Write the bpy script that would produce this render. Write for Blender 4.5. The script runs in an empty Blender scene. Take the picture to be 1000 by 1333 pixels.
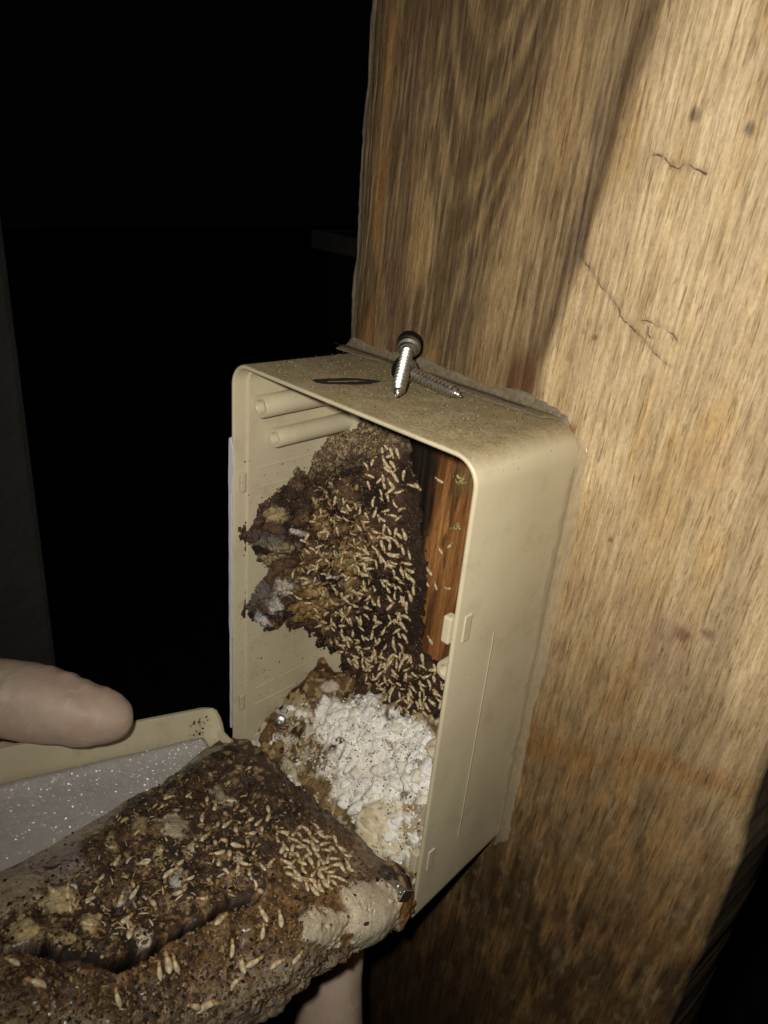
import bpy, bmesh, math, random
import numpy as np
from mathutils import Vector, Matrix
from mathutils.bvhtree import BVHTree

random.seed(7)
RNG = np.random.default_rng(11)
S = bpy.context.scene
COL = S.collection

# ------------------------------------------------------------------ camera
CAM = np.array([0.215269153, -0.202103972, 0.0705494047])
ROT = np.array([[0.70608959, -0.35935047, 0.61016779],
                [0.70313362, 0.25369167, -0.66426173],
                [0.08390828, 0.89805778, 0.43180045]])
FPX, CX, CY = 997.378543, 500.0, 666.5          # in pixels of the 1000 x 1333 photograph
W, D, H = 0.1092, 0.05195, 0.18                 # the plastic box, metres; the post face is y = 0
cam = bpy.data.cameras.new('camera')
camo = bpy.data.objects.new('camera', cam)
COL.objects.link(camo)
m = Matrix([list(ROT[i]) + [CAM[i]] for i in range(3)] + [[0, 0, 0, 1]])
camo.matrix_world = m
cam.sensor_fit = 'VERTICAL'
cam.sensor_height = 36.0
cam.lens = FPX / 1333.0 * 36.0
cam.clip_start = 0.005
cam.clip_end = 50
cam.dof.use_dof = True
cam.dof.focus_distance = 0.262
cam.dof.aperture_fstop = 34.0
S.camera = camo

# ------------------------------------------------------------------ night sky + torch beside the lens
wd = bpy.data.worlds.new('World')
S.world = wd
wd.use_nodes = True
wd.node_tree.nodes['Background'].inputs[0].default_value = (0.5, 0.55, 0.7, 1)
wd.node_tree.nodes['Background'].inputs[1].default_value = 0.0012
lamp = bpy.data.lights.new('phone_flash', 'SPOT')
lamp.energy = 3.0
lamp.color = (1.0, 0.955, 0.87)
lamp.shadow_soft_size = 0.0035
lamp.spot_size = math.radians(125)
lamp.spot_blend = 1.0
lo = bpy.data.objects.new('phone_flash', lamp)
COL.objects.link(lo)
lpos = CAM + ROT @ np.array([-0.012, 0.011, 0.0])
laim = np.array([0.118, 0.0, -0.005])
lo.location = lpos
lo.rotation_euler = Vector(laim - lpos).to_track_quat('-Z', 'Y').to_euler()
S.view_settings.view_transform = 'Standard'
S.view_settings.look = 'None'
S.view_settings.exposure = 0.0
S.view_settings.gamma = 1.0
S.render.engine = 'CYCLES'
S.render.resolution_x = 768
S.render.resolution_y = 1024


# ------------------------------------------------------------------ helpers
def ray(px, py):
    d = ROT @ np.array([(px - CX) / FPX, -(py - CY) / FPX, -1.0])
    return d


def project(P):
    c = (np.asarray(P) - CAM) @ ROT
    return np.stack([CX + FPX * c[..., 0] / -c[..., 2], CY - FPX * c[..., 1] / -c[..., 2]], -1)


def lin(r, g, b):
    f = lambda c: (c / 255 / 12.92) if c / 255 <= 0.04045 else ((c / 255 + 0.055) / 1.055) ** 2.4
    return np.array([f(r), f(g), f(b)])


def hash3(i, j, k, seed):
    n = (i * 374761393 + j * 668265263 + k * 2147483647 + seed * 1274126177) & 0xffffffff
    n = ((n ^ (n >> 13)) * 1274126177) & 0xffffffff
    n = ((n ^ (n >> 16)) * 2246822519) & 0xffffffff
    return ((n ^ (n >> 15)) & 0xffffff) / float(0xffffff)


def vnoise(P, seed=0):
    P = np.asarray(P, float)
    I = np.floor(P).astype(np.int64)
    F = P - I
    F = F * F * (3 - 2 * F)
    out = 0
    for a in (0, 1):
        wa = F[:, 0] if a else 1 - F[:, 0]
        for b in (0, 1):
            wb = F[:, 1] if b else 1 - F[:, 1]
            for c in (0, 1):
                wc = F[:, 2] if c else 1 - F[:, 2]
                out = out + wa * wb * wc * hash3(I[:, 0] + a, I[:, 1] + b, I[:, 2] + c, seed)
    return out


def fbm(P, oct=4, seed=0):
    P = np.asarray(P, float)
    s, a, t = 0, 0.5, 0
    for o in range(oct):
        s = s + a * vnoise(P * (2 ** o) + o * 17.3, seed + o)
        t += a
        a *= 0.5
    return s / t


def worley(P, seed=0):
    P = np.asarray(P, float)
    I = np.floor(P).astype(np.int64)
    best = np.full(len(P), 9.0)
    for a in (-1, 0, 1):
        for b in (-1, 0, 1):
            for c in (-1, 0, 1):
                J = I + np.array([a, b, c])
                q = np.stack([J[:, 0] + hash3(J[:, 0], J[:, 1], J[:, 2], seed),
                              J[:, 1] + hash3(J[:, 0], J[:, 1], J[:, 2], seed + 5),
                              J[:, 2] + hash3(J[:, 0], J[:, 1], J[:, 2], seed + 9)], 1)
                best = np.minimum(best, ((q - P) ** 2).sum(1))
    return np.sqrt(best)


def sst(a, b, x):
    t = np.clip((x - a) / (b - a), 0, 1)
    return t * t * (3 - 2 * t)


def mix(c, col, t):
    t = np.clip(t, 0, 1)[:, None]
    return c * (1 - t) + np.asarray(col) * t


def inpoly(P, poly):
    poly = np.asarray(poly, float)
    x, y = P[:, 0], P[:, 1]
    r = np.zeros(len(P), bool)
    j = len(poly) - 1
    for i in range(len(poly)):
        xi, yi = poly[i]
        xj, yj = poly[j]
        c = ((yi > y) != (yj > y)) & (x < (xj - xi) * (y - yi) / (yj - yi + 1e-12) + xi)
        r ^= c
        j = i
    return r


def segdist(P, line, closed=False):
    L = np.asarray(line, float)
    if closed:
        L = np.vstack([L, L[:1]])
    d = np.full(len(P), 1e9)
    for a, b in zip(L[:-1], L[1:]):
        ab = b - a
        t = np.clip(((P - a) @ ab) / (ab @ ab), 0, 1)
        d = np.minimum(d, np.linalg.norm(P - a - t[:, None] * ab, axis=1))
    return d


def sdpoly(P, poly):
    d = segdist(P, poly, True)
    return np.where(inpoly(P, poly), d, -d)


def mesh_np(name, V, F, mats, parent=None, cols=None, smooth=True, midx=None):
    """V (N,3); F list/array of quads or triangles -> one linked mesh object"""
    me = bpy.data.meshes.new(name)
    F = np.asarray(F)
    n, k = F.shape
    me.vertices.add(len(V))
    me.vertices.foreach_set('co', np.asarray(V, np.float32).ravel())
    me.loops.add(n * k)
    me.loops.foreach_set('vertex_index', F.ravel().astype(np.int32))
    me.polygons.add(n)
    me.polygons.foreach_set('loop_start', (np.arange(n) * k).astype(np.int32))
    me.polygons.foreach_set('loop_total', np.full(n, k, np.int32))
    for mm in (mats if isinstance(mats, (list, tuple)) else [mats]):
        me.materials.append(mm)
    if midx is not None:
        me.polygons.foreach_set('material_index', np.asarray(midx, np.int32))
    me.update(calc_edges=True)
    me.validate()
    me.polygons.foreach_set('use_smooth', np.full(len(me.polygons), smooth))
    if cols is not None and len(me.vertices) == len(cols):
        at = me.color_attributes.new('Col', 'FLOAT_COLOR', 'POINT')
        at.data.foreach_set('color', np.hstack([cols, np.ones((len(cols), 1))]).astype(np.float32).ravel())
    o = bpy.data.objects.new(name, me)
    COL.objects.link(o)
    o.parent = parent
    return o


def grid_faces(nu, nv, wrap_u=False, flip=False):
    iu = np.arange(nu if wrap_u else nu - 1)
    iv = np.arange(nv - 1)
    A, B = np.meshgrid(iu, iv, indexing='ij')
    A, B = A.ravel(), B.ravel()
    A2 = (A + 1) % nu
    q = np.stack([A * nv + B, A2 * nv + B, A2 * nv + B + 1, A * nv + B + 1], 1)
    return q[:, ::-1] if flip else q


def bm_obj(name, bm, mats, parent=None, smooth=False):
    me = bpy.data.meshes.new(name)
    bmesh.ops.recalc_face_normals(bm, faces=bm.faces)
    bm.to_mesh(me)
    bm.free()
    for mm in (mats if isinstance(mats, (list, tuple)) else [mats]):
        me.materials.append(mm)
    if smooth:
        me.polygons.foreach_set('use_smooth', np.full(len(me.polygons), True))
    o = bpy.data.objects.new(name, me)
    COL.objects.link(o)
    o.parent = parent
    return o


def empty(name, loc=(0, 0, 0)):
    o = bpy.data.objects.new(name, None)
    o.empty_display_size = 0.01
    COL.objects.link(o)
    o.location = loc
    return o


def tag(o, label=None, cat=None, group=None, kind=None):
    if label: o['label'] = label
    if cat: o['category'] = cat
    if group: o['group'] = group
    if kind: o['kind'] = kind
    return o


def box_bm(bm, c, s, bev=0.0, rot=None):
    r = bmesh.ops.create_cube(bm, size=1.0)
    vs = r['verts']
    for v in vs:
        v.co = Vector((v.co.x * s[0], v.co.y * s[1], v.co.z * s[2]))
    if bev:
        es = list({e for v in vs for e in v.link_edges})
        rb = bmesh.ops.bevel(bm, geom=es, offset=bev, segments=2, affect='EDGES', profile=0.5)
        vs = list({v for f in rb['faces'] for v in f.verts} | {v for v in vs if v.is_valid})
    for v in vs:
        if rot is not None:
            v.co = rot @ v.co
        v.co += Vector(c)
    return vs


def lathe(bm, p0, axis, prof, seg=20):
    """prof: list of (distance along axis, radius); closed ends when radius 0"""
    ax = Vector(axis).normalized()
    t = Vector((0, 0, 1)) if abs(ax.z) < 0.9 else Vector((1, 0, 0))
    e1 = ax.cross(t).normalized()
    e2 = ax.cross(e1)
    rings = []
    for d, r in prof:
        c = Vector(p0) + ax * d
        if r <= 1e-9:
            rings.append([bm.verts.new(c)])
        else:
            rings.append([bm.verts.new(c + r * (math.cos(2 * math.pi * i / seg) * e1 + math.sin(2 * math.pi * i / seg) * e2)) for i in range(seg)])
    for a, b in zip(rings[:-1], rings[1:]):
        for i in range(seg):
            j = (i + 1) % seg
            if len(a) == 1 and len(b) == 1:
                continue
            if len(a) == 1:
                bm.faces.new((a[0], b[i], b[j]))
            elif len(b) == 1:
                bm.faces.new((a[i], b[0], a[j]))
            else:
                bm.faces.new((a[i], b[i], b[j], a[j]))


# ------------------------------------------------------------------ materials
def material(name):
    mt = bpy.data.materials.new(name)
    mt.use_nodes = True
    return mt, mt.node_tree.nodes, mt.node_tree.links, mt.node_tree.nodes['Principled BSDF']


def nnode(N, t, **kw):
    n = N.new(t)
    for k, v in kw.items():
        setattr(n, k, v)
    return n


def ramp(N, L, src, a, b, ca=(0, 0, 0, 1), cb=(1, 1, 1, 1)):
    r = N.new('ShaderNodeValToRGB')
    r.color_ramp.elements[0].position = a
    r.color_ramp.elements[1].position = b
    r.color_ramp.elements[0].color = ca
    r.color_ramp.elements[1].color = cb
    L.new(src, r.inputs[0])
    return r.outputs[0]


def mixc(N, L, mode, fac, a, b):
    x = N.new('ShaderNodeMix')
    x.data_type = 'RGBA'
    x.blend_type = mode
    for i, v in ((0, fac), (6, a), (7, b)):
        if hasattr(v, 'links') or hasattr(v, 'is_linked'):
            L.new(v, x.inputs[i])
        elif i == 0:
            x.inputs[0].default_value = v
        else:
            x.inputs[i].default_value = (*v, 1) if len(v) == 3 else v
    return x.outputs[2]


def noise(N, L, scale, detail=4, rough=0.6, vec=None, dist=0.0):
    n = N.new('ShaderNodeTexNoise')
    n.inputs['Scale'].default_value = scale
    n.inputs['Detail'].default_value = detail
    n.inputs['Roughness'].default_value = rough
    n.inputs['Distortion'].default_value = dist
    if vec is not None:
        L.new(vec, n.inputs['Vector'])
    return n.outputs['Fac']


def objvec(N, L, scale=(1, 1, 1)):
    t = N.new('ShaderNodeTexCoord')
    mp = N.new('ShaderNodeMapping')
    mp.inputs['Scale'].default_value = scale
    L.new(t.outputs['Object'], mp.inputs['Vector'])
    return mp.outputs['Vector']


def bump(N, L, B, h, strength, dist):
    b = N.new('ShaderNodeBump')
    b.inputs['Strength'].default_value = strength
    b.inputs['Distance'].default_value = dist
    L.new(h, b.inputs['Height'])
    L.new(b.outputs[0], B.inputs['Normal'])


def attr_material(name, rough=0.85, nscale=1500, amt=0.35, bstr=0.5, bdist=0.0004, spec=0.3, sss=0.0):
    mt, N, L, B = material(name)
    a = N.new('ShaderNodeAttribute')
    a.attribute_name = 'Col'
    v = objvec(N, L)
    n1 = noise(N, L, nscale, 4, 0.65, v)
    g = ramp(N, L, n1, 0.3, 0.72, (1 - amt,) * 3 + (1,), (1 + amt,) * 3 + (1,))
    c = mixc(N, L, 'MULTIPLY', 1.0, a.outputs['Color'], g)
    L.new(c, B.inputs['Base Color'])
    B.inputs['Roughness'].default_value = rough
    B.inputs['Specular IOR Level'].default_value = spec
    if sss:
        B.inputs['Subsurface Weight'].default_value = sss
        B.inputs['Subsurface Radius'].default_value = (0.002, 0.0014, 0.0008)
        B.inputs['Subsurface Scale'].default_value = 1.0
    bump(N, L, B, n1, bstr, bdist)
    bw = N.new('ShaderNodeRGBToBW')
    L.new(a.outputs['Color'], bw.inputs[0])
    mr = N.new('ShaderNodeMapRange')
    L.new(bw.outputs[0], mr.inputs['Value'])
    mr.inputs['From Min'].default_value = 0.12; mr.inputs['From Max'].default_value = 0.45
    mr.inputs['To Min'].default_value = bstr; mr.inputs['To Max'].default_value = bstr * 0.25
    bn = [n_ for n_ in N if n_.type == 'BUMP'][0]
    L.new(mr.outputs[0], bn.inputs['Strength'])
    return mt


def plain(name, col, rough=0.5, metal=0.0, nscale=400, amt=0.15, bstr=0.15, bdist=0.0003, spec=0.5, sss=0.0):
    mt, N, L, B = material(name)
    v = objvec(N, L)
    n1 = noise(N, L, nscale, 5, 0.6, v)
    c0 = tuple(np.clip(np.array(col) * (1 - amt), 0, 1))
    c1 = tuple(np.clip(np.array(col) * (1 + amt), 0, 1))
    L.new(ramp(N, L, n1, 0.3, 0.7, c0 + (1,), c1 + (1,)), B.inputs['Base Color'])
    B.inputs['Roughness'].default_value = rough
    B.inputs['Metallic'].default_value = metal
    B.inputs['Specular IOR Level'].default_value = spec
    if sss:
        B.inputs['Subsurface Weight'].default_value = sss
        B.inputs['Subsurface Radius'].default_value = (0.004, 0.002, 0.001)
        B.inputs['Subsurface Scale'].default_value = 0.6
    bump(N, L, B, n1, bstr, bdist)
    return mt


# wood: broad tone from the mesh's own stains, fibres and pores from noise stretched along the grain
def wood_material():
    mt, N, L, B = material('weathered_timber')
    a = N.new('ShaderNodeAttribute')
    a.attribute_name = 'Col'
    def gv(sc):
        v_ = objvec(N, L, sc)
        mp_ = v_.node
        pre = N.new('ShaderNodeMapping')
        pre.inputs['Rotation'].default_value = (0, math.radians(-2.5), 0)
        src_ = mp_.inputs['Vector'].links[0].from_socket
        L.new(src_, pre.inputs['Vector']); L.new(pre.outputs[0], mp_.inputs['Vector'])
        return v_
    f1 = noise(N, L, 1.0, 5, 0.6, gv((700, 700, 40)), 0.4)
    f2 = noise(N, L, 1.0, 4, 0.65, gv((360, 300, 26)), 0.8)
    f3 = noise(N, L, 1.0, 3, 0.65, gv((2300, 1200, 200)), 0.2)
    pores = noise(N, L, 1.0, 3, 0.6, gv((1700, 900, 130)), 0.3)
    hair = noise(N, L, 1.0, 2, 0.5, gv((1900, 1500, 190)), 0.1)
    hair2 = noise(N, L, 1.0, 2, 0.5, gv((1250, 1500, 75)), 0.2)
    patch = noise(N, L, 90, 5, 0.7, objvec(N, L, (1, 1, 0.55)))
    saw = noise(N, L, 1.0, 3, 0.6, objvec(N, L, (900, 900, 900)))
    c = mixc(N, L, 'MULTIPLY', 1.0, a.outputs['Color'], ramp(N, L, f1, 0.28, 0.72, (0.72, 0.69, 0.65, 1), (1.2, 1.2, 1.2, 1)))
    c = mixc(N, L, 'MULTIPLY', 1.0, c, ramp(N, L, f2, 0.3, 0.7, (0.86, 0.84, 0.82, 1), (1.1, 1.1, 1.1, 1)))
    c = mixc(N, L, 'MULTIPLY', 1.0, c, ramp(N, L, f3, 0.3, 0.7, (0.80, 0.78, 0.76, 1), (1.14, 1.14, 1.14, 1)))
    c = mixc(N, L, 'MULTIPLY', 1.0, c, ramp(N, L, patch, 0.3, 0.7, (0.84, 0.82, 0.79, 1), (1.1, 1.1, 1.1, 1)))
    c = mixc(N, L, 'MULTIPLY', 0.38, c, ramp(N, L, pores, 0.30, 0.42, (0.55, 0.48, 0.41, 1), (1, 1, 1, 1)))
    c = mixc(N, L, 'MULTIPLY', 0.6, c, ramp(N, L, hair, 0.36, 0.41, (0.50, 0.43, 0.36, 1), (1, 1, 1, 1)))
    c = mixc(N, L, 'MULTIPLY', 0.65, c, ramp(N, L, hair2, 0.33, 0.36, (0.42, 0.35, 0.29, 1), (1, 1, 1, 1)))
    c = mixc(N, L, 'MIX', ramp(N, L, hair, 0.64, 0.70, (0, 0, 0, 1), (0.45,) * 3 + (1,)), c, mixc(N, L, 'MULTIPLY', 1.0, c, (1.35, 1.34, 1.3)))
    c = mixc(N, L, 'MULTIPLY', 0.5, c, ramp(N, L, saw, 0.3, 0.7, (0.8, 0.8, 0.8, 1), (1.15, 1.15, 1.15, 1)))
    L.new(c, B.inputs['Base Color'])
    B.inputs['Roughness'].default_value = 0.6
    B.inputs['Specular IOR Level'].default_value = 0.35
    h = mixc(N, L, 'MULTIPLY', 0.7, f1, mixc(N, L, 'MULTIPLY', 1.0, pores, hair))
    bump(N, L, B, h, 0.5, 0.0008)
    return mt


def plastic_material():
    mt, N, L, B = material('beige_plastic')
    base = tuple(lin(178, 164, 127)) + (1,)
    v = objvec(N, L)
    big = noise(N, L, 28, 4, 0.6, v)
    c = ramp(N, L, big, 0.3, 0.7, tuple(lin(190, 178, 148)) + (1,), tuple(lin(200, 189, 160)) + (1,))
    # fine scuffs and specks of dirt
    sp = noise(N, L, 900, 2, 0.5, v)
    c = mixc(N, L, 'MIX', ramp(N, L, sp, 0.735, 0.77), c, tuple(lin(70, 55, 38)))
    # faint scuffs and a grubby bloom
    sc1 = noise(N, L, 1.0, 3, 0.6, objvec(N, L, (40, 900, 160)), 1.5)
    c = mixc(N, L, 'MIX', ramp(N, L, sc1, 0.66, 0.80, (0, 0, 0, 1), (0.35,) * 3 + (1,)), c, tuple(lin(206, 198, 176)))
    gb = noise(N, L, 70, 6, 0.75, v)
    c = mixc(N, L, 'MIX', ramp(N, L, gb, 0.52, 0.74, (0, 0, 0, 1), (0.35,) * 3 + (1,)), c, tuple(lin(132, 116, 86)))
    # settled dust and grit on faces that look up
    g = N.new('ShaderNodeNewGeometry')
    sx = N.new('ShaderNodeSeparateXYZ')
    L.new(g.outputs['Normal'], sx.inputs[0])
    tc = N.new('ShaderNodeTexCoord')
    so = N.new('ShaderNodeSeparateXYZ')
    L.new(tc.outputs['Object'], so.inputs[0])
    up = ramp(N, L, sx.outputs[2], 0.55, 0.97)
    hi = N.new('ShaderNodeMath'); hi.operation = 'GREATER_THAN'; hi.inputs[1].default_value = -0.006
    L.new(so.outputs[2], hi.inputs[0])
    mu = N.new('ShaderNodeMath'); mu.operation = 'MULTIPLY'
    L.new(up, mu.inputs[0]); L.new(hi.outputs[0], mu.inputs[1])
    dn = noise(N, L, 1100, 4, 0.7, v)
    dust = ramp(N, L, dn, 0.32, 0.7, tuple(lin(108, 93, 64)) + (1,), tuple(lin(168, 151, 112)) + (1,))
    dm = noise(N, L, 130, 4, 0.65, v)
    mu2 = N.new('ShaderNodeMath'); mu2.operation = 'MULTIPLY'
    L.new(mu.outputs[0], mu2.inputs[0]); L.new(ramp(N, L, dm, 0.2, 0.55, (0.55,) * 3 + (1,), (1,) * 4), mu2.inputs[1])
    c = mixc(N, L, 'MIX', mu2.outputs[0], c, dust)
    L.new(c, B.inputs['Base Color'])
    r = N.new('ShaderNodeMapRange')
    L.new(mu2.outputs[0], r.inputs['Value'])
    r.inputs['To Min'].default_value = 0.38
    r.inputs['To Max'].default_value = 0.9
    L.new(r.outputs[0], B.inputs['Roughness'])
    B.inputs['Subsurface Weight'].default_value = 0.06
    B.inputs['Subsurface Radius'].default_value = (0.002, 0.0015, 0.001)
    bn = noise(N, L, 350, 3, 0.5, v)
    bump(N, L, B, mixc(N, L, 'ADD', mu2.outputs[0], bn, dn), 0.12, 0.0003)
    return mt


M_wood = wood_material()
M_plastic = plastic_material()
M_mud = attr_material('termite_mud', 0.8, 1700, 0.5, 0.9, 0.0006)
M_bait = attr_material('pale_bait_powder', 0.95, 1500, 0.10, 0.5, 0.0004, 0.1, 0.2)
M_mass = attr_material('wet_termite_mud', 0.55, 1500, 0.42, 0.8, 0.0005, 0.5)
M_crumb = attr_material('mud_crumb', 0.85, 2500, 0.25, 0.2, 0.0002)
_n, _l = M_mass.node_tree.nodes, M_mass.node_tree.links
_rn = noise(_n, _l, 130, 4, 0.6, objvec(_n, _l))
_l.new(ramp(_n, _l, _rn, 0.35, 0.65, (0.30,) * 3 + (1,), (0.75,) * 3 + (1,)), _n['Principled BSDF'].inputs['Roughness'])
_n['Principled BSDF'].inputs['Coat Weight'].default_value = 0.35
_n['Principled BSDF'].inputs['Coat Roughness'].default_value = 0.22
M_flake = attr_material('chewed_carton', 0.8, 2500, 0.25, 0.3, 0.0002)
M_steel = plain('zinc_plated_steel', lin(186, 182, 174), 0.36, 1.0, 900, 0.3, 0.3)
M_black = plain('black_rubber', (0.006, 0.0055, 0.005), 0.85, 0, 900, 0.3, spec=0.15)
M_paper = plain('pale_label_paper', lin(208, 206, 214), 0.6, 0, 300, 0.06)
M_sealgrey = plain('grey_brown_sealant', lin(108, 96, 76), 0.6, 0, 700, 0.3, 0.5, 0.0006)
M_head = plain('termite_head', lin(168, 136, 90), 0.4, 0, 7, 0.1, 0.0, spec=0.4)
M_body = plain('termite_body', lin(214, 199, 164), 0.38, 0, 7, 0.14, 0.0, 0.0002, spec=0.4, sss=0.12)
M_ink = plain('black_grime', (0.014, 0.013, 0.011), 0.75, 0, 900, 0.6, 0.3)


def glove_material():
    mt, N, L, B = material('milky_latex_glove')
    v = objvec(N, L)
    n1 = noise(N, L, 60, 4, 0.6, v)
    n2 = noise(N, L, 1.0, 3, 0.5, objvec(N, L, (420, 160, 260)), 0.8)
    c = ramp(N, L, n1, 0.3, 0.7, tuple(lin(184, 154, 138)) + (1,), tuple(lin(194, 176, 154)) + (1,))
    c = mixc(N, L, 'MIX', ramp(N, L, n2, 0.58, 0.95), c, tuple(lin(212, 200, 182)))
    L.new(c, B.inputs['Base Color'])
    B.inputs['Roughness'].default_value = 0.55
    B.inputs['Subsurface Weight'].default_value = 0.25
    B.inputs['Subsurface Radius'].default_value = (0.004, 0.002, 0.001)
    B.inputs['Subsurface Scale'].default_value = 0.5
    bump(N, L, B, n2, 0.22, 0.0008)
    return mt


M_glove = glove_material()


def foam_material():
    mt, N, L, B = material('glittering_foam_sheet')
    v = objvec(N, L)
    vo = N.new('ShaderNodeTexVoronoi')
    vo.inputs['Scale'].default_value = 1600
    L.new(v, vo.inputs['Vector'])
    n1 = noise(N, L, 300, 3, 0.6, v)
    c = ramp(N, L, n1, 0.3, 0.7, tuple(lin(184, 179, 177)) + (1,), tuple(lin(200, 195, 193)) + (1,))
    L.new(c, B.inputs['Base Color'])
    B.inputs['Roughness'].default_value = 0.1
    B.inputs['Specular IOR Level'].default_value = 1.0
    # each foam cell reflects its own way
    g = N.new('ShaderNodeNewGeometry')
    sub = N.new('ShaderNodeVectorMath'); sub.operation = 'SUBTRACT'
    L.new(vo.outputs['Color'], sub.inputs[0]); sub.inputs[1].default_value = (0.5, 0.5, 0.5)
    sc = N.new('ShaderNodeVectorMath'); sc.operation = 'SCALE'; sc.inputs['Scale'].default_value = 2.0
    L.new(sub.outputs[0], sc.inputs[0])
    ad = N.new('ShaderNodeVectorMath'); ad.operation = 'ADD'
    L.new(g.outputs['Normal'], ad.inputs[0]); L.new(sc.outputs[0], ad.inputs[1])
    no = N.new('ShaderNodeVectorMath'); no.operation = 'NORMALIZE'
    L.new(ad.outputs[0], no.inputs[0])
    L.new(no.outputs[0], B.inputs['Coat Normal'])
    B.inputs['Coat Weight'].default_value = 1.0
    B.inputs['Coat Roughness'].default_value = 0.42
    B.inputs['Coat IOR'].default_value = 2.4
    B.inputs['Roughness'].default_value = 0.5
    B.inputs['Specular IOR Level'].default_value = 0.4
    return mt


M_foam = foam_material()


def film_material(name, col, rough, trans):
    mt, N, L, B = material(name)
    v = objvec(N, L)
    n1 = noise(N, L, 260, 4, 0.6, v)
    L.new(ramp(N, L, n1, 0.3, 0.7, tuple(np.array(col) * 0.8) + (1,), tuple(col) + (1,)), B.inputs['Base Color'])
    B.inputs['Roughness'].default_value = rough
    B.inputs['Transmission Weight'].default_value = trans
    B.inputs['IOR'].default_value = 1.4
    bump(N, L, B, n1, 0.25, 0.0006)
    return mt


M_film = film_material('cloudy_plastic_film', lin(98, 90, 86), 0.25, 0.2)
M_silicone = film_material('clear_silicone', lin(196, 180, 148), 0.12, 0.0)
M_silicone.node_tree.nodes['Principled BSDF'].inputs['Alpha'].default_value = 0.42


def ground_mat(name, a, b, sc):
    mt, N, L, B = material(name)
    v = objvec(N, L)
    n = noise(N, L, sc, 8, 0.65, v)
    L.new(ramp(N, L, n, 0.3, 0.7, a + (1,), b + (1,)), B.inputs['Base Color'])
    B.inputs['Roughness'].default_value = 0.95
    bump(N, L, B, n, 0.6, 0.02)
    return mt


# ------------------------------------------------------------------ setting far behind, almost lost in the dark
gm = ground_mat('dark_soil', (0.02, 0.017, 0.014), (0.05, 0.042, 0.035), 9)
n = 60
xs = np.linspace(-9, 9, n)
X, Y = np.meshgrid(xs, xs, indexing='ij')
P = np.stack([X.ravel(), Y.ravel(), np.zeros(n * n)], 1)
P[:, 2] = -1.15 + 0.08 * fbm(P * 1.5, 4, 3)
tag(mesh_np('ground', P, grid_faces(n, n), gm), kind='structure')
pe = CAM + 1.05 * ray(32, 500)
pier = empty('concrete_pier', (pe[0] - 0.25, pe[1] - 0.2, -1.1))
tag(pier, 'grey concrete pier barely visible in the dark at the left edge', 'pier')
pm = ground_mat('grey_concrete', (0.40, 0.38, 0.34), (0.54, 0.51, 0.46), 14)
bm = bmesh.new()
box_bm(bm, (0, 0, 0.85), (0.5, 0.4, 1.66), 0.012)
o = bm_obj('shaft', bm, pm, pier)
bm = bmesh.new()
box_bm(bm, (0, 0, 0.0), (0.56, 0.46, 0.1), 0.012)
o = bm_obj('footing', bm, pm, pier)
far = empty('timber_stump', (-1.6, 1.75, -1.1))
tag(far, 'short dark timber block lost in the black background', 'timber')
bm = bmesh.new()
box_bm(bm, (0, 0, 0.4), (0.42, 0.3, 0.86), 0.02)
bm_obj('block', bm, ground_mat('dark_old_timber', (0.05, 0.04, 0.03), (0.1, 0.085, 0.06), 30), far)
bm = bmesh.new()
box_bm(bm, (0, 0, 0.865), (0.5, 0.38, 0.06), 0.006)
bm_obj('cap', bm, pm, far)

# ------------------------------------------------------------------ the timber post
post = empty('timber_post', (0, 0, 0))
tag(post, 'thick weathered timber post carrying the beige plastic box', 'post')


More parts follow.
